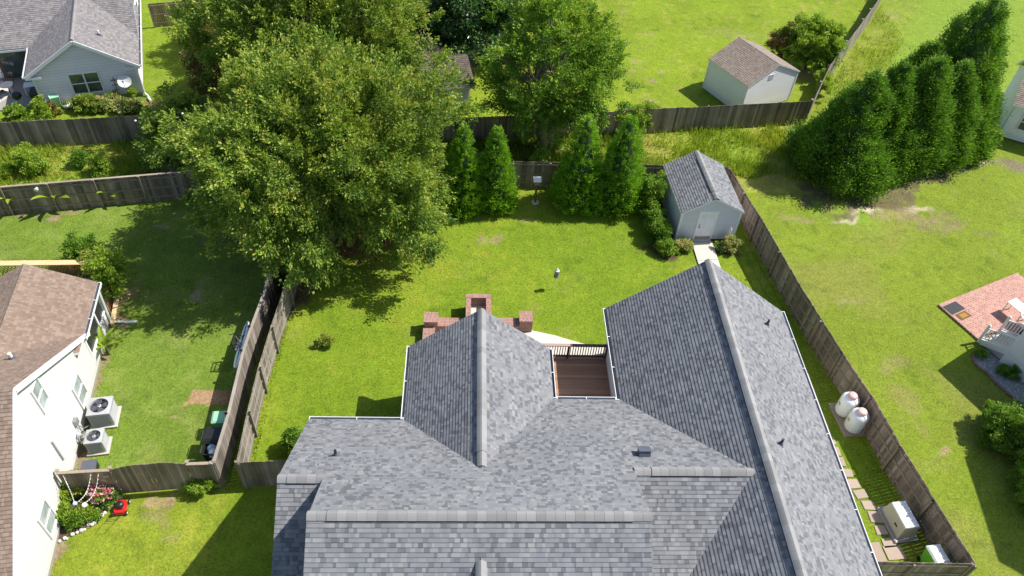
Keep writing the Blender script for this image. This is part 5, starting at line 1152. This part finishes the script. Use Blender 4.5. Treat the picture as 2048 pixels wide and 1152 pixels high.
def broadleaf(name, label, cat, x, y, z0, rad, zc, nclump, per, crad, leaf, mat, seed, group=None, trunk=.22, bark='bark', amp=.22, inner=.45, droop=0., nlimb=40, ntr=1, low=-1.0, core=True, parts=('trunk','crown'), tone=(.45,.22), flat=.7, sprig=0.0):
    """tree or shrub: rad (rx,ry,rz) of the crown about height zc; clumps of separate leaves with gaps between them"""
    rng = np.random.default_rng(seed); root = thing(name, label, cat, (x, y, z0), 0, group)
    f = outline(rng, amp); D = rand_dirs(rng, nclump*3); D = D[D[:,2] > low][:nclump]; n = len(D)
    fr = inner+(1-inner)*rng.random(n)**.6; R_ = np.array(rad); cc = D*R_*(f(D)*fr)[:,None]*(1+.05*rng.normal(size=(n,1)))+np.array([0,0,zc])
    keep = cc[:,2] > crad*.35; cc = cc[keep]; D = D[keep]; fr = fr[keep]; n = len(cc)
    cr = crad*rng.uniform(.6,1.35,n)*(1.05-.25*fr)
    tone_c = rng.normal(tone[0], tone[1]*.55, n)
    m = int(per); O = rand_dirs(rng, n*m)*(rng.random(n*m)**.45)[:,None]; idx = np.repeat(np.arange(n), m)
    if sprig:                                   # part of each clump grows as leafy shoots that stick out of it
        ns = 5; sd = unit(D[:,None,:]*.5+rand_dirs(rng, n*ns).reshape(n,ns,3)*.75+np.array([0,0,.55])*np.where(D[:,2] > -.25, 1, -.9)[:,None,None])
        which = rng.integers(0, ns, n*m); on = rng.random(n*m) < sprig; tt = rng.random(n*m)**.8*1.75
        O = np.where(on[:,None], sd[idx,which]*tt[:,None]+rng.normal(0,.11,(n*m,3)), O)
    O = O*np.array([1,1,flat]); dz = np.zeros((n*m,3)); 
    if droop: dz[:,2] = -droop*np.abs(rng.normal(size=n*m))*(D[idx,2] < .45)*cr[idx]*1.1
    C = cc[idx]+O*cr[idx][:,None]+dz
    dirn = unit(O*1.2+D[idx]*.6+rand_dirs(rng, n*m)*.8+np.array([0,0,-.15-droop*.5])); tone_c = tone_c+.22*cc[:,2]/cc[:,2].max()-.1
    L = leaf*rng.uniform(.7,1.4,n*m); V = leaf_quads(rng, C, dirn, L, L*.5)
    ok = V[:,:,2].min(1) > .02; V = V[ok]; V = V+np.array([x,y,z0])
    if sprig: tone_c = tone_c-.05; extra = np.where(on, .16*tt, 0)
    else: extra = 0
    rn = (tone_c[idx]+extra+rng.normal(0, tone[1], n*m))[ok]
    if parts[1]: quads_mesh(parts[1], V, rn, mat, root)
    tb = MB(); tb2 = MB(); base = Vector((0,0,-.05)); rr = random.Random(seed)
    for k in range(ntr):
        a = 6.28*k/ntr+rr.random(); o = Vector((math.cos(a),math.sin(a),0))*(.0 if ntr == 1 else trunk*1.3); spread = 0 if ntr == 1 else min(rad[0],rad[1])*.3
        top = Vector((math.cos(a)*spread, math.sin(a)*spread, zc+rad[2]*.35)); mid = (o+top)/2+Vector((rr.uniform(-.1,.1),rr.uniform(-.1,.1),0))*zc*.5
        tb.tube([base+o, o*.9+Vector((0,0,zc*.15)), mid, top], [trunk*1.25, trunk, trunk*.7, trunk*.25], 9)
        ids = rng.choice(n, min(n, nlimb//ntr), replace=False)
        for i in ids:
            e = Vector(cc[i]); t_ = rr.uniform(.35,.95); s0 = (o*.9+Vector((0,0,zc*.15))).lerp(mid, t_*2-.0) if t_ < .5 else mid.lerp(top, t_*2-1)
            if e.z < s0.z: s0 = mid*.9 if e.z > mid.z*.5 else (o*.9+Vector((0,0,zc*.2)))
            m1 = s0.lerp(e, .5)+Vector((rr.uniform(-.2,.2),rr.uniform(-.2,.2),rr.uniform(0,.35)))*(e-s0).length*.3
            r1 = trunk*.28*rr.uniform(.6,1.1); tb2.tube([s0, s0.lerp(m1,.5)+Vector((0,0,.05)), m1, m1.lerp(e,.6), e], [r1, r1*.8, r1*.6, r1*.35, r1*.15], 5, cap=False)
    to = tb.build('trunk', M[bark], root, smooth=True)
    if tb2.f: tb2.build('branches', M[bark], to, smooth=True)
    return root
def conifer(name, label, x, y, h, r, seed, mat, n=900, per=34, group=None, spray=.24, prof=.8, lobes=.12, cat='tree', tone=(.42,.2), base=.02, core='lf_core', clump=1.0):
    rng = np.random.default_rng(seed); root = thing(name, label, cat, (x, y, 0), 0, group); f = outline(rng, lobes, 14)
    def radius(t): return r*np.clip((1-t)**prof*np.clip((t+.10)/.17, .55, 1), 0, None)+.03
    # heights: more clumps where the cone is wide
    T_ = rng.random(n*4); T_ = T_[rng.random(n*4) < (radius(T_)/r*.9+.12)][:n]; n = len(T_); A = rng.uniform(0, 6.283, n)
    Dr = np.stack([np.cos(A), np.sin(A), T_*2-1],1); k = f(unit(Dr)); rr_ = radius(T_)*k*rng.uniform(.78,1.08,n)
    cc = np.stack([np.cos(A)*rr_, np.sin(A)*rr_, base+T_*(h-base)],1)
    out = np.stack([np.cos(A), np.sin(A), np.full(n,.75)],1); out = unit(out); tc = rng.normal(tone[0], tone[1]*.6, n)
    idx = np.repeat(np.arange(n), per); cs = clump*.12*r**.5*rng.uniform(.6,1.4,n)*(1-.55*T_)
    O = rng.normal(size=(n*per,3))*.6; C = cc[idx]+O*cs[idx][:,None]+out[idx]*rng.uniform(-.1,.16,(n*per,1))*r**.5
    dirn = unit(out[idx]+rand_dirs(rng, n*per)*.55); L = spray*rng.uniform(.6,1.3,n*per)*(1-.35*T_[idx])
    V = leaf_quads(rng, C, dirn, L, L*.42); V = V[V[:,:,2].min(1) > .01]
    rn = tc[idx]+rng.normal(0, tone[1], n*per); rn = rn[:len(V)]
    quads_mesh('crown', V+np.array([x,y,0]), rn, mat, root)
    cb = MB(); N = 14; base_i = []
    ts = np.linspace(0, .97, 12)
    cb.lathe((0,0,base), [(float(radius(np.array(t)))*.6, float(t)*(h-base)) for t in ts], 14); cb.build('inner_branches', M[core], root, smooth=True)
    tb = MB(); tb.tube([(0,0,-.05),(0,0,h*.35),(0,0,h*.95)], [r*.11, r*.07, .02], 8); tb.build('trunk', M['bark'], root)
    return root
# big tree (front) and its twin behind
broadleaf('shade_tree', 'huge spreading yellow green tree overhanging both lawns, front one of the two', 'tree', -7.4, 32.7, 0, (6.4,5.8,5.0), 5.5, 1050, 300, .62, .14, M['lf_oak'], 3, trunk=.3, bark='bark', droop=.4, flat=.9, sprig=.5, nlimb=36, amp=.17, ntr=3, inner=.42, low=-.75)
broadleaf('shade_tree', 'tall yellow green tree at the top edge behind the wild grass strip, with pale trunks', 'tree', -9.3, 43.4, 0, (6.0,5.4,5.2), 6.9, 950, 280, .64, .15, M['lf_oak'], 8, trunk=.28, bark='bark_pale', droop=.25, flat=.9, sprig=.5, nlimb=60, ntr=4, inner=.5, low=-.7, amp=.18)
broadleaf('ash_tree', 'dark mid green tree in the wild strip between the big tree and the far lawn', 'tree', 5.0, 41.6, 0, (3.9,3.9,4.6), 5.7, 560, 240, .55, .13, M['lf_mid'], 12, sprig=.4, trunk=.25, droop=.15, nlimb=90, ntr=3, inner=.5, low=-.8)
broadleaf('magnolia_tree', 'dark glossy leaved tree at the top edge between two paler trees', 'tree', -.2, 52.0, 0, (4.0,3.2,3.6), 4.4, 240, 170, .85, .24, M['lf_dark'], 14, trunk=.22, nlimb=40)
broadleaf('ash_tree', 'pale green tree cut by the top edge above the far lawn', 'tree', 6.0, 60.5, 0, (3.2,2.6,2.6), 3.4, 130, 150, .7, .2, M['lf_mid'], 15, trunk=.18, nlimb=30)
broadleaf('magnolia_tree', 'bushy magnolia with cream blooms at the left end of the wild strip', 'tree', -16.6, 38.7, 0, (2.4,2.0,2.1), 2.3, 140, 190, .55, .16, M['lf_oak'], 16, trunk=.15, nlimb=30, tone=(.3,.3))
b = MB(); rr = random.Random(4)
for k in range(9): a = rr.uniform(0,6.28); e = rr.uniform(.1,1.2); b.lathe((math.cos(a)*math.cos(e)*2.6, math.sin(a)*math.cos(e)*2.1, 2.5+math.sin(e)*2.2),[(.02,0),(.07,.03),(.05,.07),(.01,.08)],7)
b.build('blooms', M['cream'], bpy.data.objects['magnolia_tree.001'])
broadleaf('crepe_myrtle', 'rusty brown shrub tree beside the big tree on the top left lawn', 'tree', -17.0, 47.2, 0, (1.6,2.4,2.0), 2.5, 120, 150, .6, .15, M['lf_brown'], 17, trunk=.1, nlimb=30, ntr=3, tone=(.62,.3))
broadleaf('crepe_myrtle', 'green shrub tree at the top edge next to the double rail fence', 'tree', -18.0, 52.6, 0, (2.0,2.6,2.2), 2.8, 120, 150, .6, .15, M['lf_oak'], 18, trunk=.1, nlimb=30, ntr=3)
broadleaf('round_tree', 'small round bright green tree beside the white shed', 'tree', 25.7, 53.0, 0, (2.3,2.0,1.75), 2.1, 170, 190, .5, .15, M['lf_lime'], 19, trunk=.1, nlimb=24, ntr=2, tone=(.35,.25))
broadleaf('rusty_shrub', 'rusty leaved shrub tucked against the small round tree', 'shrub', 23.9, 54.0, 0, (1.0,.9,1.5), 1.7, 70, 150, .42, .12, M['lf_brown'], 20, trunk=.06, nlimb=16)
# arborvitae
for i, (bx_, by_, tx, ty, r, lab) in enumerate(((921,438,930,252,1.3,'narrow arborvitae half covered by the big tree'),(993,434,993,256,1.3,'narrow arborvitae just left of the birdhouse post'),(1157,436,1178,232,1.65,'broad arborvitae just right of the birdhouse post'),(1243,438,1259,231,1.6,'broad arborvitae nearest the garden shed'))):
    g = P(bx_, by_); cy = g.y+r*.85; cx = g.x; h = height_at(cx, cy, tx, ty); top = P(tx, ty, h); 
    conifer('arborvitae', lab, cx*.35+top.x*.65, cy, h, r, 31+i, M['lf_thuja'], n=620, per=60, group='arborvitae along the back fence', spray=.13, prof=.72, lobes=.06, clump=1.2)
# leyland cypresses
for i, (cx, cy, h, r, lab) in enumerate(((23.7,39.9,7.1,2.9,'front left cypress of the dark row, nearest the long fence'),(25.9,40.9,7.3,2.3,'second cypress of the dark row, slim and wedged beside the front one'),(28.3,41.5,7.4,2.8,'third cypress of the dark row, in the middle'),(30.8,42.5,6.6,2.6,'fourth cypress of the dark row, lower and in front of the tallest'),(32.3,45.0,9.8,3.3,'tallest cypress at the far right of the dark row'),(29.3,44.4,7.0,2.4,'back cypress rising behind the middle of the dark row'),(33.4,43.6,5.4,2.1,'last low cypress of the dark row beside the tan roofed house'))):
    conifer('cypress', lab, cx, cy, h, r, 51+i, M['lf_cypress'], n=620, per=120, group='row of dark cypresses', spray=.2, prof=.72, lobes=.15, clump=2.1)
# shrubs round the garden shed
SHB = [('azalea_shrub','dark leafy shrub along the shaded wall of the garden shed','shrub',P(1310,465),(.6,1.4,.7),.75,100,150,.35,.1,'lf_mid',(.3,.2)),
 ('azalea_shrub','tall shrub in the corner between the last arborvitae and the garden shed','shrub',P(1298,420),(.7,1.0,1.1),1.2,90,150,.35,.11,'lf_mid',(.4,.22)),
 ('azalea_shrub','rounded bright green shrub at the front left corner of the garden shed','shrub',P(1334,505),(.6,.42,.42),.42,60,150,.3,.1,'lf_mid',(.6,.2)),
 ('lantana_bush','flowering bush with cream and orange leaves left of the shed path','shrub',P(1366,499),(.5,.4,.35),.35,50,110,.2,.08,'lf_varieg',(.6,.25)),
 ('lantana_bush','flowering bush with cream and orange leaves right of the shed path','shrub',P(1453,500),(.62,.48,.42),.4,60,130,.22,.08,'lf_varieg',(.55,.25)),
 ('flowering_shrub','small lone shrub with pinkish tips in the middle of the left lawn','shrub',P(654,690),(.42,.32,.28),.3,34,100,.17,.075,'lf_oak',(.7,.28)),
 ('camellia_shrub','dark green shrub against the left end of the grey roofed house','shrub',P(592,897),(.34,.45,.6),.65,55,150,.3,.1,'lf_mid',(.35,.2)),
 ('rose_bush','small leafy shrub standing before the bins corner of the fence','shrub',P(405,980),(.62,.4,.4),.42,50,120,.2,.08,'lf_mid',(.65,.22)),
 ('rose_bush','small upright shrub against the fence end by the bins corner','shrub',P(424,968),(.25,.25,.45),.5,26,110,.16,.07,'lf_mid',(.6,.22)),
 ('wild_shrub','wild light green bush at the right fence beyond the last arborvitae','shrub',P(1292,250),(.55,.5,.8),.9,60,120,.3,.12,'lf_mid',(.75,.2)),
 ('wild_shrub','leafy bush growing against the long dark fence beside the ash tree','shrub',P(1262,262),(1.2,.8,1.1),1.1,90,130,.4,.12,'lf_mid',(.6,.2)),
 ('wild_shrub','vine bush at the corner where the far fences meet','shrub',P(1640,185),(.5,1.3,.5),.9,60,110,.3,.1,'lf_lime',(.6,.2)),
 ('bay_shrub','half lit rounded shrub beside the gravel bed at the right edge','shrub',P(1998,880),(1.15,1.3,.85),.8,170,170,.33,.09,'lf_mid',(.4,.2)),
 ('bay_shrub','large shaded shrub below the half lit one at the right edge','shrub',P(2052,905),(1.5,1.7,1.1),1.0,190,160,.4,.1,'lf_mid',(.3,.2)),
 ('bay_shrub','clipped shrub cut by the right edge near the bottom corner','shrub',P(2062,1000),(1.1,1.3,.9),.8,150,170,.32,.08,'lf_mid',(.45,.18)),
 ('gravel_shrub','small green plant in the gravel bed beside the steps','plant',P(1962,714),(.32,.3,.22),.22,26,90,.14,.06,'lf_mid',(.4,.2)),
 ('gravel_shrub','wider green plant in the gravel bed against the white foundation','plant',P(2012,750),(.55,.4,.3),.3,40,100,.18,.07,'lf_mid',(.35,.2)),
 ('hydrangea','broad yellow green plants under the double window','shrub',P(178,220),(1.0,.55,.6),.55,80,130,.3,.1,'lf_oak',(.55,.2)),
 ('hydrangea','cream leaved plant in the middle of the top left flower bed','shrub',P(203,220),(.6,.45,.38),.38,50,110,.28,.14,'lf_varieg',(.6,.2)),
 ('hydrangea','yellow flowering plant by the wooden trellis','shrub',P(226,208),(.5,.4,.35),.35,45,110,.28,.12,'lf_varieg',(.5,.22)),
 ('hydrangea','cream leaved plant at the right end of the top left flower bed','shrub',P(257,222),(.8,.5,.4),.4,60,120,.28,.14,'lf_varieg',(.62,.2)),
 ('hydrangea','thin climbing plant at the satellite dish','shrub',P(268,200),(.3,.25,.6),.6,26,60,.18,.08,'lf_lime',(.6,.2)),
 ('potted_bush','rusty tipped bush beside the folded lawn chair','shrub',P(101,229),(.5,.45,.4),.42,50,110,.22,.1,'lf_brown',(.75,.2)),
 ('wild_shrub','leafy weed growing up the top left fence','shrub',P(98,258),(.45,.4,.9),1.3,50,90,.25,.1,'lf_mid',(.75,.2)),
 ('wild_shrub','tall grassy weed clump leaning on the top left fence','shrub',P(52,268),(.7,.5,1.0),1.1,60,110,.3,.14,'lf_lime',(.4,.22)),
 ('wild_shrub','bushy sapling standing in the wild strip at the left','shrub',P(75,345),(.8,.6,.8),.8,60,110,.35,.1,'lf_mid',(.7,.2)),
 ('wild_shrub','dark green shrub in the wild strip above the middle banana plant','shrub',P(163,330),(.45,.4,.45),.45,50,110,.28,.1,'lf_mid',(.25,.2)),
 ('wild_shrub','green shrub in the wild strip near the magnolia','shrub',P(203,345),(.5,.45,.6),.6,45,110,.3,.1,'lf_mid',(.7,.2)),
 ('wild_shrub','lime green weed clump at the far left of the wild strip','shrub',P(8,348),(.7,.5,.4),.35,60,110,.3,.1,'lf_lime',(.55,.2)),
 ('lime_tree','young lime green tree at the corner of the new timber deck','tree',P(241,594),(.75,1.05,1.25),1.65,80,110,.36,.12,'lf_lime',(.5,.24)),
 ('lime_tree','loose pale shrub overhanging the timber deck rail','shrub',P(212,560),(.8,.7,.6),1.2,50,80,.35,.1,'lf_oak',(.6,.2)),
 ('staked_sapling','small round sapling tied to a stake beyond the timber deck','tree',P(176,531),(.75,.7,.85),1.25,70,130,.33,.09,'lf_mid',(.35,.2)),
]
for i, (nm, lab, cat, c, rad, zc, nc, per, cr, lf, mt, tone) in enumerate(SHB):
    broadleaf(nm, lab, cat, c.x, c.y, 0, rad, zc, nc, per, cr, lf, M[mt], 100+i, trunk=.035 if rad[0] < 1 else .06, nlimb=14, ntr=2 if rad[0] > .5 else 1, inner=.35, tone=tone, amp=.18, low=-.9)
t = thing('tree_stake', 'pale bent stake beside the small round sapling', 'stake', P(190,537)); mb = MB(); mb.tube([(0,0,0),(-.05,.2,1.0),(-.35,.45,1.6)], .025, 6); mb.build('rod', M['lumber'], t)
# banana plants
def banana(px, py, s, seed, label):
    rr = random.Random(seed); t = thing('banana_plant', label, 'plant', P(px, py), 0, 'young banana plants')
    st = MB(); st.tube([(0,0,-.02),(0,0,.45*s)], [.06*s,.045*s], 8); st.build('stem', M['lf_core_mid'], t)
    n = rr.randint(6,7)
    for k in range(n):
        a = k*6.28/n+rr.uniform(-.4,.4); L = s*rr.uniform(.75,1.15); el = rr.uniform(.8,1.4); d = Vector((math.cos(a),math.sin(a),0)); side = Vector((-d.y,d.x,0)); mb = MB(); p = Vector((0,0,.4*s)); prev = None; seg = 7
        for j in range(seg+1):
            f = j/seg; w = s*.12*math.sin(math.pi*min(1,(f*.92+.08)))**.7 if j < seg else .0; e = el-f*1.2
            q = (p+side*w+Vector((0,0,.04*s)), p.copy(), p-side*w+Vector((0,0,.04*s)))
            if prev:
                r_ = rr.uniform(.5,.95); mb.poly([prev[0],prev[1],q[1],q[0]],r_); mb.poly([prev[1],prev[2],q[2],q[1]],r_)
            prev = q; p = p+(d*math.cos(e)+Vector((0,0,math.sin(e))))*L/seg
        mb.build('leaf', M['lf_lime'], t)
banana(38,420,1.4,1,'young banana plant nearest the left edge, before the dark fence'); banana(120,416,1.4,2,'young banana plant second along the dark fence'); banana(226,406,1.1,3,'smallest young banana plant, third along the dark fence'); banana(217,708,1.1,4,'broad leaved banana plant beside the screened porch of the white house')
# flower bed by the gate
bed = MB(); lp_ = [P(*q, .02) for q in ((122,968),(240,978),(244,992),(215,1022),(190,1045),(150,1066),(116,1080),(108,1040))]
bed.poly([p for p in lp_]); tag(bed.build('flower_bed_soil', M['mulch']), kind='structure')
FB = [('rose_bush','pink flowering rose bush beside the arched gate','shrub',(212,1000),(.5,.42,.45),.48,50,110,.22,.08,'lf_mid',(.4,.25)),
 ('garden_shrub','yellow green shrub in the flower bed under the capped fence panel','shrub',(158,982),(.6,.38,.45),.5,50,120,.28,.1,'lf_oak',(.6,.22)),
 ('garden_shrub','leafy shrub in the flower bed against the white wall','shrub',(128,998),(.45,.5,.5),.55,50,110,.25,.1,'lf_mid',(.7,.22)),
 ('garden_shrub','low rusty plant in the middle of the flower bed','shrub',(178,1014),(.4,.28,.22),.22,40,110,.2,.08,'lf_brown',(.9,.25)),
 ('garden_shrub','green plant in the lower half of the flower bed','shrub',(148,1046),(.42,.34,.3),.3,45,110,.24,.09,'lf_mid',(.55,.22)),
 ('garden_shrub','bright leafy plant by the stones at the bottom of the flower bed','shrub',(182,1032),(.34,.28,.24),.24,34,110,.2,.09,'lf_lime',(.4,.2)),
 ('garden_shrub','fern like plant at the window end of the flower bed','shrub',(122,1035),(.35,.45,.45),.45,40,100,.22,.12,'lf_lime',(.5,.2))]
for i, (nm, lab, cat, c, rad, zc, nc, per, cr, lf, mt, tone) in enumerate(FB):
    c = P(*c); o = broadleaf(nm, lab, cat, c.x, c.y, 0, rad, zc, nc, per, cr, lf, M[mt], 200+i, trunk=.03, nlimb=10, inner=.35, tone=tone, low=-.8)
    if i == 0:
        rng = np.random.default_rng(5); D = rand_dirs(rng, 90); D[:,2] = np.abs(D[:,2]); C = D*np.array([.5,.42,.45])*rng.uniform(.85,1.1,(90,1))+np.array([c.x,c.y,.55]); C = np.repeat(C, 6, 0)+rng.normal(0,.03,(540,3)); keepb = C[:,2] > .3; C = C[keepb]; nb = len(C)
        quads_mesh('blossoms', leaf_quads(rng, C, rand_dirs(rng,nb), .075, .065), np.clip(np.repeat(rng.random(90),6)[keepb]+rng.normal(0,.1,nb),0,1), M['pink'], o)
rng = np.random.default_rng(77)
path = [P(*q) for q in ((242,992),(228,1006),(214,1022),(200,1036),(188,1046),(172,1056),(150,1068),(128,1078),(114,1082))]; rr = random.Random(9); k = 0
inner_ = [P(*q) for q in ((136,1020),(142,1028),(150,1038))]
for seq in (path, inner_):
    for a, b in zip(seq[:-1], seq[1:]):
        d = b-a; n = max(2, int(d.length/.13))
        for i in range(n):
            c = a+d*((i+rr.random()*.4)/n)+Vector((rr.uniform(-.05,.05),rr.uniform(-.05,.05),0)); s = rr.uniform(.055,.10); mb = MB()
            mb.lathe((0,0,-.01),[(s*.9,0),(s*1.05,s*.5),(s*.75,s*1.0),(s*.2,s*1.15)],7); mb.v=[(v[0]*rr.uniform(.92,1.08),v[1]*rr.uniform(.92,1.08),v[2]) for v in mb.v]
            o = mb.build('edging_stone', M['stone']); o.location = c; o.rotation_euler[2] = rr.random()*3; tag(o, 'white edging stone bordering the curved flower bed' if seq is path else 'white stone in the short inner row of the flower bed', 'stone', 'white stones edging the flower bed' if seq is path else 'white stones inside the flower bed'); k += 1
c = P(152,1008); pole = P(182,1055); t = thing('shepherd_hook', 'dark leaning garden pole carrying the string lights over the flower bed', 'pole', pole); tp = P(150,1010,1.7)-pole; mb = MB(); mb.tube([(0,0,0),tuple(tp*.5),tuple(tp)],.014,6); mb.build('rod', M['black'], t)
for (nm, q, s) in (('pale blue glass globe at the top of the leaning garden pole',(150,1007),.085),('white glass globe beside the top of the leaning garden pole',(169,1010),.1)):
    g = P(*q, 1.62); t = thing('glass_globe', nm, 'globe', g); mb = MB(); mb.lathe((0,0,-s),[(s*math.sin(a),s-s*math.cos(a)) for a in [i*math.pi/9 for i in range(10)]],14); mb.build('globe', M['sky_blue' if s<.09 else 'tankwhite'], t, smooth=True)
for i, (a, b, lab) in enumerate(((P(126,951,1.85),P(148,1004,1.68),'string of lights from the white wall end of the fence to the garden pole'),(P(182,943,1.85),P(154,1005,1.68),'string of lights from the middle of the capped fence panel to the garden pole'),(P(197,942,1.85),P(165,1008,1.68),'string of lights nearest the gate running to the garden pole'))):
    t = thing('string_lights', lab, 'string lights', a, 0, 'string lights over the flower bed'); pts = []
    for k in range(13): f = k/12; q = a.lerp(b, f)-a; q.z -= .35*math.sin(math.pi*f)*(.6+.3*i); pts.append(q)
    mb = MB(); mb.tube(pts, .007, 5); mb.build('cord', M['bulb'], t); mb = MB()
    for q in pts[1:-1]: mb.lathe((q.x,q.y,q.z-.05),[(.008,0),(.022,.018),(.012,.04)],7)
    mb.build('bulbs', M['bulb'], t)
t = thing('wall_plaque', 'cluster of small reddish plates on the capped fence panel beside the gate', 'plaque', P(200,955,1.3)); mb = MB()
for k, (dx, dz) in enumerate(((-.3,.18),(0,.2),(.3,.16),(-.2,-.1),(.12,-.12))):
    mb = MB(); mb.bar((dx-.1,-.05,dz),(dx+.1,-.05+.01,dz),.02,.12+.02*(k%2)); mb.build('plate', M['terracotta' if k%2 else 'paver'], t)
# tall wild grass and weeds between the fences
def grass(name, test, n, hmin, hmax, box, seed, w=.02, tone=(.5,.25), mat='lf_grass', lean=.5):
    rng = np.random.default_rng(seed); x = rng.uniform(box[0], box[1], n); y = rng.uniform(box[2], box[3], n); ok = test(x, y)
    dens = fbm(x, y, 1.6, seed+5); ok &= rng.random(n) < np.clip((dens-.25)*2.2, .15, 1); x, y, dens = x[ok], y[ok], dens[ok]; n = len(x)
    h = (hmin+(hmax-hmin)*rng.random(n)**1.5)*(.45+1.1*dens); a = rng.uniform(0, 6.28, n); ln = rng.uniform(.1, lean, n)*h; b0 = np.stack([x,y,np.zeros(n)-.03],1)
    wa = a+1.57; wv = np.stack([np.cos(wa),np.sin(wa),np.zeros(n)],1)*(w*rng.uniform(.6,1.5,n))[:,None]; mid = b0+np.stack([np.cos(a)*ln*.3,np.sin(a)*ln*.3,h*.6],1); tip = b0+np.stack([np.cos(a)*ln,np.sin(a)*ln,h],1)
    V = np.stack([b0-wv, b0+wv, mid*.35+tip*.65+wv*.6, tip],1)
    rn = tone[0]+(fbm(x, y, 2.5, seed+9)-.5)*.9+rng.normal(0, tone[1]*.6, n)
    return tag(quads_mesh(name, V, rn, M[mat]), kind='stuff')
def in_strip(x, y):
    low = np.where(x < -13.4, 33.2+(x+30)*.187, 37.6); up = np.where(x < -9, 39.9+(x+28)*.16, 41.5+(x+6)*.139)
    low = np.where((x > -13.4) & (x < -7), 37.0, low); gap = np.where(x < -8, .9+(x < -15)*.5, .12); edge = 24+.0*x
    return (y > low+gap) & (y < up-.1) & (x < edge) & ~((x > 15.8) & (y < 39.3+.25*np.sin(x*2)))
grass('tall_wild_grass', in_strip, 190000, .12, .5, (-33, 24.6, 33, 45.6), 301, w=.022, tone=(.52,.25))
def by_fence(x, y): s = lineside(x, y, F4b, F5b)/24; return (s < -.15) & (s > -2.6-1.2*fbm(x, y, 3, 7)) & (x < 36)
grass('wild_grass_verge', by_fence, 40000, .06, .32, (22, 38, 43, 66), 311, w=.02, tone=(.55,.2))
def fence_tufts(x, y): return (np.abs(x-(15.95+(37.4-y)*.155)-.15) < .12) & (y < 37) & (y > 13)
grass('fence_line_grass', fence_tufts, 9000, .05, .16, (15.5, 20.5, 13, 37.5), 321, w=.012)
def left_tufts(x, y): return (y > 17.2) & (y < 32) & ((np.abs(x+8.95-.01*(y-17)) < .13) | (np.abs(x+9.75) < .1) | (np.abs(x+10.1) < .1))
grass('fence_foot_grass', left_tufts, 12000, .05, .2, (-10.5, -8.4, 17, 32), 331, w=.012)
rng = np.random.default_rng(91); n = 1500; x_ = rng.normal(-7.0, 3.4, n); y_ = rng.normal(30.8, 1.8, n); a_ = rng.uniform(0,6.28,n); D_ = np.stack([np.cos(a_),np.sin(a_),rng.uniform(-.2,.2,n)],1)
tag(quads_mesh('fallen_leaves', leaf_quads(rng, np.stack([x_,y_,np.full(n,.03)],1), D_, .09, .05), .3+.7*rng.random(n), plain('dry_fallen_leaf',(.30,.19,.09),.9,.2,4,rv=.35)), kind='stuff')
def near(x, y): return (y < 36.8) & ~((x > -5.9) & (x < 14.9) & (y < 18)) & ~((x > -2.3) & (x < 3.9) & (y < 22)) & ~((x > 6.9) & (x < 14.9) & (y < 24.5)) & ~((x > 3.5) & (x < 7) & (y < 24.2)) & ~((x > 12) & (x < 15.7) & (y > 32.8)) & ~((x>-2.2)&(x<3.4)&(y<27.6)) & (x-(15.7+(37.4-y)*.155) < 0) & (x > -8.6)
